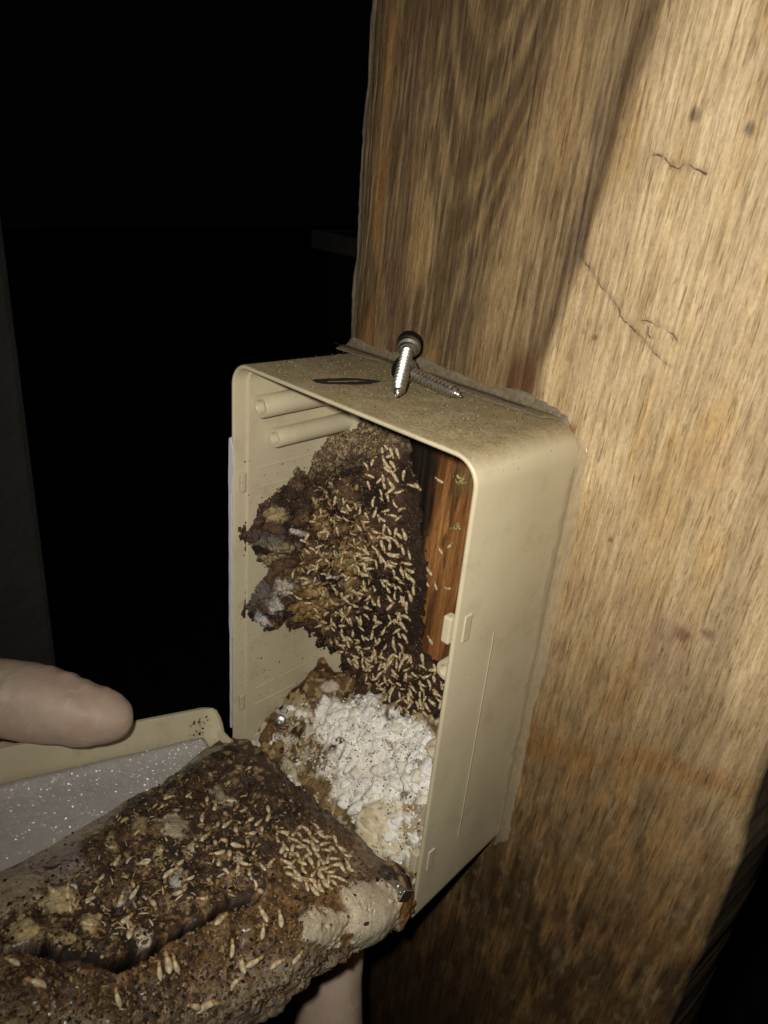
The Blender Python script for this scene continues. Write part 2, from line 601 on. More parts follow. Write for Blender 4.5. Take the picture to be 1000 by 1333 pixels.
def post_colour(x, z, base_rng=0):
    xg = x - 0.06 * z
    P2 = np.stack([x, np.zeros_like(x), z], 1)
    wob = lambda sx, sz, sd: fbm(np.stack([xg * sx, np.full_like(x, 0.3), z * sz], 1), 4, sd) - 0.5
    c = np.tile(lin(180, 159, 124), (len(x), 1))
    # long soft streaks of sapwood
    c = mix(c, lin(172, 147, 105), sst(0.48, 0.72, fbm(np.stack([xg * 320, 0 * x, z * 26], 1), 4, 21)) * 0.6)
    c = mix(c, lin(204, 184, 146), sst(0.5, 0.75, fbm(np.stack([xg * 110, 0 * x, z * 22], 1), 4, 22)) * 0.6)
    c = mix(c, lin(176, 146, 96), sst(0.56, 0.72, fbm(np.stack([xg * 95, 0 * x, z * 26], 1), 4, 23)) * 0.6)
    # greyed heartwood left of the slanting dark line
    edge = 0.0856 + 0.16 * z + 0.007 * wob(30, 12, 31) + 0.005 * wob(160, 22, 32)
    left = sst(0.0022 + 0.05 * np.clip(z - 0.03, 0, 0.1), -0.0012, x - edge + 0.0022 * wob(700, 30, 56)) * sst(-0.01, 0.012, z + 0.03)
    dl = edge - x + 0.012 * wob(60, 14, 59)
    cl_ = mix(np.tile(lin(140, 120, 88), (len(x), 1)), lin(94, 79, 57), sst(0.006, 0.030, dl))
    c = c * (1 - left[:, None]) + cl_ * left[:, None]
    fine = fbm(np.stack([xg * 1000, 0 * x + 1, z * 60], 1), 3, 133)
    c = mix(c, lin(84, 66, 44), left * sst(0.5, 0.7, fine) * 0.6)
    c = mix(c, lin(150, 128, 92), left * sst(0.5, 0.3, fine) * 0.5)
    lz = left * sst(0.004, 0.02, dl) * sst(0.53, 0.40, fbm(np.stack([xg * 95, 0 * x, z * 24], 1), 5, 33))
    c = mix(c, lin(84, 65, 43), lz * 0.85)
    lz = left * sst(0.53, 0.68, fbm(np.stack([xg * 90, 0 * x + 2, z * 24], 1), 5, 34))
    c = mix(c, lin(150, 125, 86), lz * 0.8)
    # cathedral figure
    r = 0 * x; ph = (z - 130 * (x - 0.054 - 0.12 * (z - 0.1)) ** 2 + 0.008 * wob(110, 35, 35)) * 2 * math.pi / 0.021
    r_old = np.sqrt(((x - 0.055) / 0.022) ** 2 + ((z - 0.16 + 0.02 * wob(60, 30, 35)) / 0.10) ** 2)
    ring = 0.5 + 0.5 * np.sin(ph + 2 * wob(90, 20, 36))
    rz = left * sst(0.026, 0.012, np.abs(x - 0.055)) * sst(0.02, 0.06, z)
    c = mix(c, lin(80, 61, 39), rz * sst(0.35, 0.9, ring) * 0.42 * sst(0.3, 0.6, fine + 0.1))
    c = mix(c, lin(158, 132, 90), rz * sst(0.5, 0.05, ring) * 0.3)
    # orange streak and grey arris at the left edge
    s = np.exp(-((x - 0.0125 - 0.004 * wob(3, 12, 37)) / 0.0040) ** 2)
    c = mix(c, lin(136, 98, 56), s * 0.65 * sst(0.35, 0.6, fbm(np.stack([xg * 300, 0 * x, z * 40], 1), 3, 38)))
    s = np.exp(-((x - 0.027 - 0.004 * wob(3, 14, 41)) / 0.004) ** 2)
    c = mix(c, lin(92, 72, 54), s * 0.7)
    s = np.exp(-((x - 0.042 - 0.10 * z - 0.006 * wob(3, 14, 42)) / 0.004) ** 2)
    c = mix(c, lin(84, 66, 42), s * 0.6 * sst(-0.02, 0.03, z))
    c = mix(c, lin(98, 92, 76), sst(0.0065, 0.001, x) * 0.8)
    # the dark line itself, fading upward, and a lighter band beside it
    s = np.exp(-((x - edge + 0.0014 + 0.003 * wob(400, 25, 57)) / (0.0012 + 0.02 * np.clip(z, 0, 0.12) + 0.0016 * fbm(np.stack([xg * 90, 0 * x, z * 40], 1), 3, 66))) ** 2) * sst(-0.02, 0.01, z)
    c = mix(c, lin(78, 60, 40), s * (0.35 + 0.5 * sst(0.35, 0.65, fbm(np.stack([xg * 200, 0 * x, z * 25], 1), 3, 39))))
    s = np.exp(-((x - 0.064 - 0.17 * z - 0.006 * wob(3, 10, 43)) / 0.006) ** 2) * sst(-0.02, 0.02, z)
    c = mix(c, lin(160, 136, 98), s * 0.6)
    # brown burn beside the sealant above the box
    d = np.hypot((x - 0.083) / 0.009, (z - 0.006) / 0.013)
    c = mix(c, lin(84, 52, 26), sst(1.3, 0.3, d) * 0.8)
    # grey bands far right
    s = np.exp(-((x - 0.163 - 0.006 * wob(3, 14, 44)) / 0.006) ** 2)
    c = mix(c, lin(150, 134, 108), s * 0.55)
    # browner foot, darker toward the bottom, with grey and rust staining
    low = sst(-0.035, -0.135, z + 0.05 * wob(22, 16, 45) + 0.02 * wob(150, 40, 46) + 0.25 * (x - 0.14))
    c = mix(c, lin(130, 108, 76), low)
    low2 = sst(-0.115, -0.20, z + 0.05 * wob(26, 14, 47) + 0.25 * (x - 0.14))
    c = mix(c, lin(94, 76, 52), low2)
    s = sst(0.42, 0.72, fbm(np.stack([xg * 330, 0 * x + 4, z * 60], 1), 5, 48))
    c = mix(c, lin(66, 49, 32), (0.3 * low + 0.6 * low2) * s)
    s = sst(0.45, 0.75, fbm(np.stack([xg * 240, 0 * x + 7, z * 70], 1), 5, 49))
    c = mix(c, lin(154, 122, 78), low * s * 0.75)
    fine = fbm(np.stack([xg * 900, 0 * x + 2, z * 90], 1), 3, 134)
    c = mix(c, lin(52, 38, 25), low * sst(0.5, 0.78, fine) * 0.6)
    s = sst(0.46, 0.72, fbm(np.stack([xg * 90, 0 * x + 9, z * 55], 1), 5, 50)) * low
    c = mix(c, lin(126, 96, 60), s * 0.45)
    s = sst(0.60, 0.78, fbm(np.stack([xg * 420, 0 * x + 3, z * 160], 1), 5, 51)) * low
    s = s + low * 0.9 * np.exp(-(np.hypot((x - 0.139) / 0.011, (z + 0.152) / 0.008) ** 2)) * sst(0.5, 0.66, fbm(np.stack([xg * 500, 0 * x + 1, z * 260], 1), 4, 58))
    c = mix(c, lin(150, 134, 106), s * 0.4)
    low3 = sst(-0.19, -0.30, z + 0.04 * wob(26, 14, 52)) * sst(0.165, 0.10, x)  # lower left of the foot darkened further
    c = mix(c, lin(60, 46, 30), low3 * 0.8)
    # orange rusty run from the box edge out to the right
    zz = np.interp(x, [0.108, 0.118, 0.135, 0.152, 0.19], [-0.117, -0.121, -0.113, -0.102, -0.088])
    s = np.exp(-((z - zz + 0.006 * wob(90, 40, 53)) / 0.005) ** 2) * sst(0.104, 0.112, x)
    c = mix(c, lin(138, 98, 52), s * 0.6 * sst(0.2, 0.5, fbm(P2 * 300, 3, 54)))
    # lilac grey smudge
    d = np.hypot((x - 0.150) / 0.013, (z + 0.060) / 0.02) + 0.8 * wob(150, 120, 55)
    c = mix(c, lin(150, 126, 104), sst(1.1, 0.2, d) * 0.6)
    # timber eaten and stained inside the box
    ins = sst(0.002, 0.004, x) * sst(0.106, 0.104, x) * sst(-0.1795, -0.178, z) * sst(-0.0005, -0.003, z)
    ci = np.tile(lin(154, 106, 60), (len(x), 1))
    ci = mix(ci, lin(108, 70, 39), sst(0.42, 0.62, fbm(np.stack([xg * 420, 0 * x, z * 12], 1), 3, 61)))
    ci = mix(ci, lin(176, 126, 74), sst(0.56, 0.72, fbm(np.stack([xg * 300, 0 * x + 5, z * 16], 1), 3, 62)) * 0.8)
    ci = mix(ci, lin(30, 22, 15), sst(0.0545, 0.0515, x + 0.008 * wob(120, 40, 63)))
    ci = mix(ci, lin(66, 44, 26), np.exp(-((x - 0.0515) / 0.0012) ** 2) * 0.6)
    ci = mix(ci, lin(22, 16, 11), sst(0.45, 0.3, fbm(np.stack([xg * 260, 0 * x + 8, z * 60], 1), 3, 64)) * sst(0.072, 0.060, x) * 0.7)
    top = sst(-0.045, -0.033, z) * sst(0.058, 0.064, x) * sst(0.3, 0.55, fbm(P2 * 260, 3, 65))
    ci = mix(ci, lin(120, 98, 62), top * 0.8)
    c = c * (1 - ins[:, None]) + ci * ins[:, None]
    return c


def at_px(*pts):
    """photo pixels -> points on the post's face (x, z)"""
    out = []
    for (px, py) in pts:
        d = ray(px, py)
        t = (0 - CAM[1]) / d[1]
        q = CAM + t * d
        out.append((q[0], q[2]))
    return out


def build_post():
    xf = np.linspace(0.0, 0.1835, 470)
    z = np.concatenate([np.linspace(-1.3, -0.36, 24)[:-1], np.linspace(-0.36, 0.135, 600), np.linspace(0.135, 0.9, 20)[1:]])
    nz = len(z)
    th = np.linspace(0, math.pi / 2, 14)[1:]
    right = [(0.1835 + 0.0035 * math.sin(t), 0.0045 * (1 - math.cos(t))) for t in th] + [(0.1875, 0.012), (0.1885, 0.024), (0.1885, 0.04)]
    back = [(0.185, 0.07), (0.172, 0.12), (0.03, 0.18), (0.0, 0.15), (0.0, 0.05)]
    leftc = [(0.0 , 0.02), (-0.0002, 0.008), (-0.0002, 0.002)]
    prof = [(x, 0.0) for x in xf] + right + back + leftc
    prof = np.array(prof)
    nu = len(prof)
    U = np.repeat(prof, nz, axis=0)
    Z = np.tile(z, nu)
    x, y = U[:, 0].copy(), U[:, 1].copy()
    P = np.stack([x, y, Z], 1)
    c = post_colour(np.clip(x, 0, 1), Z)
    # relief: furrows along the grain
    fur = fbm(np.stack([x * 900, y * 300, Z * 22], 1), 3, 71) - 0.5
    big = fbm(np.stack([x * 60, y * 60, Z * 9], 1), 3, 72) - 0.5
    front = sst(0.004, 0.0, y)
    y = y + front * (0.0007 * -fur + 0.0008 * big * sst(0.0, 0.02, x))
    # ragged left arris
    rag = fbm(np.stack([0 * x, 0 * x + 3, Z * 55], 1), 4, 73) - 0.5
    e = sst(0.012, 0.0, x) * sst(0.1, 0.02, y)
    x = x + e * (0.004 * rag + 0.0012)
    y = y + e * front * (0.0012 + 0.002 * (fbm(np.stack([x * 500, 0 * x, Z * 30], 1), 3, 74)))
    re = sst(0.178, 0.186, x) * sst(0.1, 0.03, y)
    x = x + re * 0.006 * (fbm(np.stack([0 * x, 0 * x + 5, Z * 35], 1), 4, 75) - 0.5)
    c = mix(c, lin(84, 76, 64), re * 0.8 * sst(0.0005, 0.004, y))
    # thin drying checks
    PX = np.stack([U[:, 0], Z], 1)
    for pts, wd_, dep in (
            ([(846, 201), (866, 205), (884, 222), (889, 212), (922, 226)], 0.00042, 0.0007),
            ([(752, 328), (775, 362), (800, 395), (822, 425), (846, 452), (872, 478)], 0.00034, 0.0005),
            ([(836, 418), (852, 420), (872, 432), (882, 446)], 0.00038, 0.0006),
            ([(842, 430), (850, 440)], 0.0003, 0.0004)):
        d = segdist(PX + 0.0012 * np.stack([fbm(P * 700, 2, 81) - .5, fbm(P * 700, 2, 82) - .5], 1), at_px(*pts))
        k = 0.35 * np.exp(-(d / (2 * wd_)) ** 2) * front
        y = y + dep * k
        c = mix(c, lin(58, 42, 28), k * 0.9)
    # the small worn marks, right of the box
    for (px, py), r, col in (((888, 826), 0.0032, (120, 92, 70)), ((922, 826), 0.0025, (118, 94, 76)), ((862, 846), 0.0009, (60, 46, 40)),
                             ((775, 440), 0.0012, (130, 104, 70)), ((905, 150), 0.002, (120, 104, 80)), ((976, 168), 0.002, (112, 96, 76)),
                             ((795, 703), 0.0009, (130, 100, 64)), ((760, 432), 0.0011, (130, 108, 80))):
        q = np.array(at_px((px, py))[0])
        d = np.hypot(PX[:, 0] - q[0], (PX[:, 1] - q[1])) / r + 0.9 * (fbm(P * 420, 3, 84) - .5)
        c = mix(c, lin(*col), sst(1.1, 0.3, d) * front * 0.85)
    V = np.stack([x, y, Z], 1)
    F = grid_faces(nu, nz, True)
    o = mesh_np('timber', V, F, M_wood, post, c)
    return o, V, F


post_o, PV, PF = build_post()


def check(pts, w_, sd):
    q = np.array(at_px(*pts))
    L_ = np.concatenate([[0], np.cumsum(np.linalg.norm(np.diff(q, axis=0), axis=1))])
    n_ = max(12, int(L_[-1] / 0.0007))
    t = np.linspace(0, L_[-1], n_)
    X_, Z_ = np.interp(t, L_, q[:, 0]), np.interp(t, L_, q[:, 1])
    X_ = X_ + 0.0009 * (fbm(np.stack([t * 900, 0 * t, 0 * t], 1), 3, sd) - 0.5) + 0.0016 * (fbm(np.stack([t * 260, 0 * t, 0 * t], 1), 2, sd + 1) - 0.5)
    Z_ = Z_ + 0.0012 * (fbm(np.stack([t * 700, 0 * t, 0 * t], 1), 3, sd + 2) - 0.5)
    ww_ = w_ * np.clip(2.2 * (fbm(np.stack([t * 420, 0 * t, 0 * t + 4], 1), 3, sd + 3) - 0.28), 0.05, 1.3)
    fr = PV[(PV[:, 1] < 0.003)]
    d = np.gradient(np.stack([X_, Z_], 1), axis=0); d /= np.linalg.norm(d, axis=1)[:, None]
    nn_ = np.stack([-d[:, 1], d[:, 0]], 1)
    V = []
    for i in range(n_):
        y_ = fr[np.argmin((fr[:, 0] - X_[i]) ** 2 + (fr[:, 2] - Z_[i]) ** 2), 1]
        for e_, dy in ((-1, -0.00006), (0, 0.00004), (1, -0.00006)):
            V.append((X_[i] + nn_[i, 0] * ww_[i] * e_, y_ + dy - 0.00006, Z_[i] + nn_[i, 1] * ww_[i] * e_))
    mesh_np('drying_crack', np.array(V), grid_faces(n_, 3), M_crackdark, post)


M_crackdark = plain('crack_dark', lin(88, 69, 48), 0.9, 0, 900, 0.5)  # dark ribbons laid on the face draw the cracks
for i_, (pts_, w_) in enumerate((([(846, 201), (866, 205), (884, 222), (889, 212), (922, 226)], 0.00030),
                                 ([(752, 328), (775, 362), (800, 395), (822, 425), (846, 452), (872, 478)], 0.00022),
                                 ([(836, 418), (852, 420), (872, 432), (882, 446)], 0.00022), ([(842, 424), (848, 442)], 0.0002))):
    check(pts_, w_, 300 + 11 * i_)

# ------------------------------------------------------------------ the plastic box
stn = empty('plastic_box', (0, 0, 0))
tag(stn, 'beige rectangular plastic box screwed to the timber post, open at the front with termites inside', 'box')


def rrect(inset, rad, n=9):
    x0, x1, z0, z1 = inset, W - inset, -H + inset, -inset
    r = max(rad - inset, 0.0012)
    pts = []
    for cx, cz, a0 in ((x1 - r, z1 - r, 0), (x0 + r, z1 - r, 90), (x0 + r, z0 + r, 180), (x1 - r, z0 + r, 270)):
        for i in range(n):
            a = math.radians(a0 + 90 * i / (n - 1))
            pts.append((cx + r * math.cos(a), cz + r * math.sin(a)))
    return pts


def build_shell():
    loops = [(0.0011, -0.0002), (0.0007, -0.02), (0.0, -D + 0.0008), (0.0002, -D + 0.0003), (0.0006, -D), (0.0011, -D), (0.0015, -D + 0.0003), (0.0017, -D + 0.0008),
             (0.0018, -D + 0.0053), (0.0029, -D + 0.0058), (0.0032, -0.02), (0.0033, -0.0032), (0.0042, -0.0022), (0.013, -0.0022), (0.0134, -0.0018), (0.0134, -0.0002)]
    bm = bmesh.new()
    rings = []
    for ins, y in loops:
        rings.append([bm.verts.new((px, y, pz)) for px, pz in rrect(ins, 0.0085 + 0.003 * max(0.0, (y + D) / D) * (ins < 0.002))])
    nn = len(rings[0])
    for a, b in zip(rings, rings[1:] + rings[:1]):
        for i in range(nn):
            j = (i + 1) % nn
            bm.faces.new((a[i], a[j], b[j], b[i]))
    return bm_obj('shell', bm, M_plastic, stn, True)


shell = build_shell()
mod = shell.modifiers.new('edge', 'EDGE_SPLIT')
mod.split_angle = math.radians(50)


def add_box(name, c, s, bev, mat=None, parent=None):
    bm = bmesh.new()
    box_bm(bm, c, s, bev)
    return bm_obj(name, bm, mat or M_plastic, parent or stn)


# clips: small catches on the inner lip of both side walls with the rib that shows outside
for z in (-0.0455, -0.1475):
    add_box('catch', (0.0030, -D + 0.0030, z), (0.0016, 0.0022, 0.0075), 0.0004)
for z in (-0.0530, -0.1480):
    add_box('catch', (W - 0.0030, -D + 0.0008, z), (0.0030, 0.0034, 0.0090), 0.0006)
    add_box('catch_rib', (W - 0.0001, -D + 0.0050, z), (0.0010, 0.0030, 0.0088), 0.0002)
# faint moulded ribs across the left wall
for z in (-0.0415, -0.0495, -0.1440, -0.1525):
    add_box('moulded_rib', (0.0031, -D / 2 + 0.0035, z), (0.0006, D - 0.013, 0.0007), 0.0002)
# fine mould line on the right outer wall
bm = bmesh.new()
box_bm(bm, (W + 0.00002, -D + 0.0200, -0.105), (0.00024, 0.0005, 0.088), 0.0001)
bm_obj('mould_line', bm, M_plastic, stn)


def peg(x, z, y0, r, hole=True):
    bm = bmesh.new()
    prof = [(0.0 - y0 - 0.003, r * 1.04), (0.0135, r * 1.02), (0.0128, r), (0.0003, r), (0.0, r * 0.94), (0.0, r * 0.62), (0.0004, r * 0.55), (0.007, r * 0.5), (0.007, 0.0)]
    lathe(bm, (x, y0, z), (0, 1, 0), prof, 22)
    return bm_obj('screw_boss', bm, M_plastic, stn, True)


peg(0.0070, -0.0162, -0.0445, 0.0041)
peg(0.0066, -0.0294, -0.0375, 0.0036)
peg(0.0992, -0.0775, -0.0405, 0.0036)
peg(0.0992, -0.1110, -0.0405, 0.0036)
peg(0.0975, -0.1715, -0.0425, 0.0038)
for b in list(stn.children):
    if b.name.startswith('screw_boss'):
        b.modifiers.new('edge', 'EDGE_SPLIT').split_angle = math.radians(45)

# torn paper label along the left front edge
def ribbon(name, pts, mat, parent):
    """pts: (y, z, halfwidth) ; a thin strip lying against the outside of the left wall, curling over its front edge"""
    bm = bmesh.new()
    rows = []
    for i, (z, out, w_) in enumerate(pts):
        row = [(-0.0004 - out, -D + 0.009, z), (-0.0006 - out, -D + 0.0005, z), (-0.0002 - 0.5 * out, -D - 0.0006, z), (w_, -D - 0.0005, z)]
        row2 = [(-0.0001 - out, -D + 0.009, z), (-0.0003 - out, -D + 0.0005, z), (0.0001, -D - 0.0002, z), (w_, -D - 0.0001, z)]
        rows.append([bm.verts.new(q) for q in row + row2[::-1]])
    for a, b in zip(rows[:-1], rows[1:]):
        for i in range(8):
            j = (i + 1) % 8
            bm.faces.new((a[i], a[j], b[j], b[i]))
    bm.faces.new(rows[0]); bm.faces.new(rows[-1][::-1])
    return bm_obj(name, bm, mat, parent)


lab = []
for i in range(40):
    t = i / 39
    z = -0.0285 - 0.133 * t
    w_ = np.interp(t, [0, .03, .08, .13, .16, .4, .62, .66, 1], [0.0004, 0.0017, 0.0020, 0.0013, 0.0009, 0.0010, 0.0009, 0.0004, 0.0003])
    out = np.interp(t, [0, .08, .3, .6, .64, 1], [0.0002, 0.0012, 0.0010, 0.0012, 0.0004, 0.0003])
    lab.append((z, float(out + 0.0002 * math.sin(i * 1.7)), float(w_ + 0.00012 * math.sin(i * 2.3))))
tag(ribbon('paper_label', lab, M_paper, stn), 'torn white paper label on the left front edge')

# black oval mark with dust in it on the top face
def oval_mark():
    bm = bmesh.new()
    n_ = 64
    c0 = np.array([0.0392, -0.0345])
    ax = np.array([0.0105, 0.0193]); ax = ax / np.linalg.norm(ax)
    ay = np.array([-ax[1], ax[0]])
    ou, inn = [], []
    for k in range(n_):
        a = 2 * math.pi * k / n_
        r1 = 1 + 0.05 * math.sin(5 * a + 1) + 0.03 * math.sin(13 * a)
        f = 0.45 + 0.2 * math.sin(2 * a + 0.8) + 0.08 * math.sin(7 * a)
        p = c0 + ax * 0.0112 * math.cos(a) * r1 + ay * 0.0036 * math.sin(a) * r1
        q = c0 + ax * 0.0108 * math.cos(a) * f + ay * 0.0030 * math.sin(a) * f * 0.7
        ou.append(bm.verts.new((p[0], p[1], 0.00012))); inn.append(bm.verts.new((q[0], q[1], 0.00014)))
    for k in range(n_):
        j = (k + 1) % n_
        bm.faces.new((ou[k], ou[j], inn[j], inn[k]))
    return bm_obj('oval_mark', bm, M_ink, stn)


oval_mark()

# ------------------------------------------------------------------ sealant round the box
def sweep(name, pts, width_fn, high_fn, across, up, mats, cols=None, seg=9, parent=None):
    """half-round bead: pts along, spread along 'across', raised along 'up'"""
    pts = np.array(pts)
    t = np.linspace(0, 1, 160)
    src = np.linspace(0, 1, len(pts))
    C_ = np.stack([np.interp(t, src, pts[:, k]) for k in range(3)], 1)
    V = []
    for i in range(len(t)):
        tp_ = float(sst(0, 0.035, t[i]) * sst(1, 0.955, t[i]))
        w0, w1 = width_fn(t[i])
        w1 = w0 + (max(w1, w0 + 0.0004) - w0) * (0.15 + 0.85 * tp_)
        h_ = max(0.0002, high_fn(t[i])) * (0.2 + 0.8 * tp_)
        for k in range(seg):
            a = math.pi * k / (seg - 1)
            V.append(C_[i] + np.array(across) * (w0 + (w1 - w0) * (0.5 - 0.5 * math.cos(a))) + np.array(up) * (h_ * math.sin(a) - 0.0004))
    return mesh_np(name, V, grid_faces(len(t), seg), mats, parent)


nz1 = lambda t, f, sd: float(fbm(np.array([[t * f, 0.5, 0.5]]), 3, sd)[0] - 0.5)
sb = empty('sealant_bead', (0, 0, 0))
tag(sb, 'rough grey sealant bead along the top of the box where it meets the post', 'sealant')
sweep('bead', [(0.0005, -0.0002, 0.0015), (0.03, -0.0002, 0.0012), (0.06, -0.0002, 0.0012), (0.085, -0.0002, 0.001), (0.097, -0.0002, 0.0), (0.1045, -0.0002, -0.004)],
      lambda t: (-0.0030, 0.0014 + 0.0072 * nz1(t, 8, 5) + 0.0014 * nz1(t, 34, 6) + 0.0012 * sst(0.45, 0.6, t)),
      lambda t: 0.0008 + 0.0006 * nz1(t, 14, 7), (0, 0, 1), (0, -1, 0), M_sealgrey, parent=sb)
sweep('smear', [(0.001, -0.0005, 0.0001), (0.05, -0.0005, 0.0001), (0.1, -0.0005, -0.0002)],
      lambda t: (0.0, 0.0065 + 0.006 * nz1(t, 8, 15) + 0.001 * nz1(t, 26, 16)),
      lambda t: 0.0008 + 0.0006 * nz1(t, 20, 17), (0, -1, 0), (0, 0, 1), M_sealgrey, parent=sb)
# hairline where the bead has come away from the box
V, k0 = [], 0
bm = bmesh.new()
prev = None
for i in range(60):
    t = i / 59
    p = Vector((0.002 + 0.088 * t, -0.0062 - 0.004 * nz1(t, 10, 18) - 0.001 * nz1(t, 40, 19), 0.00115))
    w_ = 0.00022 + 0.0002 * abs(nz1(t, 25, 20)) * 2
    cur = [bm.verts.new(p + Vector((0, -w_, 0))), bm.verts.new(p + Vector((0, 0, 0.00015))), bm.verts.new(p + Vector((0, w_, 0)))]
    if prev:
        for q in (0, 1):
            bm.faces.new((prev[q], prev[q + 1], cur[q + 1], cur[q]))
    prev = cur
bm_obj('parting_crack', bm, M_ink, sb)
cs = empty('clear_silicone', (0, 0, 0))
tag(cs, 'glossy clear silicone smear down the right side of the box on the post', 'sealant')
sweep('bead', [(W - 0.001, -0.0004, -0.003), (W - 0.001, -0.0004, -0.06), (W - 0.001, -0.0004, -0.12), (W - 0.001, -0.0004, -0.179)],
      lambda t: (-0.0018, 0.0036 + 0.0056 * nz1(t, 9, 25) + 0.0022 * nz1(t, 30, 26)),
      lambda t: 0.0009 + 0.0012 * nz1(t, 14, 27), (1, 0, 0), (0, -1, 0), M_silicone, seg=11, parent=cs)
sweep('smear', [(W - 0.0009, -0.0004, -0.012), (W - 0.0009, -0.0004, -0.06), (W - 0.0009, -0.0004, -0.12), (W - 0.0009, -0.0004, -0.176)],
      lambda t: (0.0, 0.0040 + 0.010 * nz1(t, 8, 28) + 0.004 * nz1(t, 26, 29)),
      lambda t: 0.0006 + 0.0007 * nz1(t, 22, 30), (0, -1, 0), (1, 0, 0), M_silicone, seg=9, parent=cs)

# ------------------------------------------------------------------ screws
def wood_screw(name, tip, head, label, cap=True, r=0.0023):
    tip, head = Vector(tip), Vector(head)
    ax = (head - tip)
    Ln = ax.length
    ax.normalize()
    root = empty(name, tip)
    tag(root, label, 'screw', 'steel screws lying on top of the box')
    bm = bmesh.new()
    lathe(bm, (0, 0, 0), ax, [(0, 0), (0.0042, r * 0.62), (Ln * 0.84, r * 0.66), (Ln * 0.87, r * 0.8), (Ln * 0.9, r * 0.85), (Ln * 0.93, r * 0.9)], 16)
    # the helical thread
    t = Vector((0, 0, 1)) if abs(ax.z) < 0.9 else Vector((1, 0, 0))
    e1 = ax.cross(t).normalized(); e2 = ax.cross(e1)
    prev = None
    turns, ns = 13, 13 * 18
    for i in range(ns + 1):
        f = i / ns
        a = f * turns * 2 * math.pi
        d = 0.001 + f * Ln * 0.82
        rr = r * min(1.0, 0.12 + d / 0.0055)
        ri = max(0.0001, rr * 0.62)
        dr = e1 * math.cos(a) + e2 * math.sin(a)
        cur = [bm.verts.new(ax * (d - 0.00055) + dr * ri), bm.verts.new(ax * d + dr * rr), bm.verts.new(ax * (d + 0.00055) + dr * ri)]
        if prev:
            for q in (0, 1):
                bm.faces.new((prev[q], prev[q + 1], cur[q + 1], cur[q]))
        prev = cur
    bm_obj('threaded_shank', bm, M_steel, root, True).modifiers.new('e', 'EDGE_SPLIT').split_angle = math.radians(40)
    bm = bmesh.new()
    lathe(bm, (0, 0, 0), ax, [(Ln * 0.885, r * 0.85), (Ln * 0.89, r * 1.25), (Ln * 0.915, r * 1.35), (Ln * 0.92, r * 1.15), (Ln * 0.935, r * 1.2), (Ln * 0.945, r * 1.62), (Ln * 0.975, r * 1.78), (Ln * 0.99, r * 1.78), (Ln, r * 1.7), (Ln, 0)], 24)
    bm_obj('collar', bm, M_steel, root, True).modifiers.new('e', 'EDGE_SPLIT').split_angle = math.radians(40)
    bm = bmesh.new()
    lathe(bm, (0, 0, 0), ax, [(Ln + 0.0001, 0), (Ln + 0.0001, r * 1.65), (Ln + 0.0003, r * 1.78), (Ln + 0.0024, r * 1.78), (Ln + 0.0031, r * 1.7), (Ln + 0.0031, r * 1.0), (Ln + 0.0015, r * 0.95), (Ln + 0.0015, 0)], 24)
    bm_obj('head', bm, M_black, root, True).modifiers.new('e', 'EDGE_SPLIT').split_angle = math.radians(40)
    return root


wood_screw('screw', (0.0742, -0.0172, 0.0019), (0.0500, -0.0178, 0.0042), 'steel screw lying flat on the box top beneath the other screw')
wood_screw('screw', (0.0636, -0.0362, 0.0016), (0.0468, -0.0142, 0.0112), 'steel screw with black head resting across the flat screw, tip toward the viewer')

# ------------------------------------------------------------------ lid, held open below the box
LO = np.array([-0.0032, -D - 0.0105, -0.164])
TL = math.radians(18)
EV = np.array([0, -math.cos(TL), math.sin(TL)])
EW = np.array([0, math.sin(TL), math.cos(TL)])
EU = np.array([1.0, 0, 0])
LM = Matrix([[EU[0], EV[0], EW[0], LO[0]], [EU[1], EV[1], EW[1], LO[1]], [EU[2], EV[2], EW[2], LO[2]], [0, 0, 0, 1]])


def lidp(u, v, w):
    return LO + np.multiply.outer(u, EU) + np.multiply.outer(v, EV) + np.multiply.outer(w, EW)


lid = empty('box_lid', (0, 0, 0))
tag(lid, 'beige plastic lid swung down from the box and held like a tray', 'lid')
LW, LL, LH = 0.107, 0.186, 0.016


def build_lid():
    def rr(inset, rad, n=8):
        x0, x1, y0, y1 = inset, LW - inset, inset, LL - inset
        r = max(rad - inset, 0.0014)
        out = []
        for cx, cy, a0 in ((x1 - r, y1 - r, 0), (x0 + r, y1 - r, 90), (x0 + r, y0 + r, 180), (x1 - r, y0 + r, 270)):
            for i in range(n):
                a = math.radians(a0 + 90 * i / (n - 1))
                out.append((cx + r * math.cos(a), cy + r * math.sin(a)))
        return out
    th = 0.0025
    bm = bmesh.new()
    # tall wall on the far left, low walls elsewhere: heights per vertex
    def hgt(x, y):
        return LH - (LH - 0.002) * min(1, max(0, (x - 0.0025) / 0.010))
    loops = [(0.002, -th, 0), (0.0004, -th + 0.0012, 0), (-0.0012, 0.55, 1), (-0.0012, 0.94, 1), (-0.0004, 1.0, 1), (0.0008, 1.0, 1), (0.0013, 0.96, 1), (0.0015, 0.62, 1), (0.0023, 0.56, 1), (0.0030, 0.0, 0), (0.0045, -0.0001, 0)]
    rings = []
    for ins, h, rel in loops:
        rings.append([bm.verts.new((x, y, h * hgt(x, y) if rel else h)) for x, y in rr(ins, 0.008)])
    nn = len(rings[0])
    for a, b in zip(rings[:-1], rings[1:]):
        for i in range(nn):
            j = (i + 1) % nn
            bm.faces.new((a[i], a[j], b[j], b[i]))
    bm.faces.new(rings[0]); bm.faces.new(rings[-1])
    bm.transform(LM)
    o = bm_obj('tray', bm, M_plastic, lid, True)
    o.modifiers.new('e', 'EDGE_SPLIT').split_angle = math.radians(50)
    return o


build_lid()
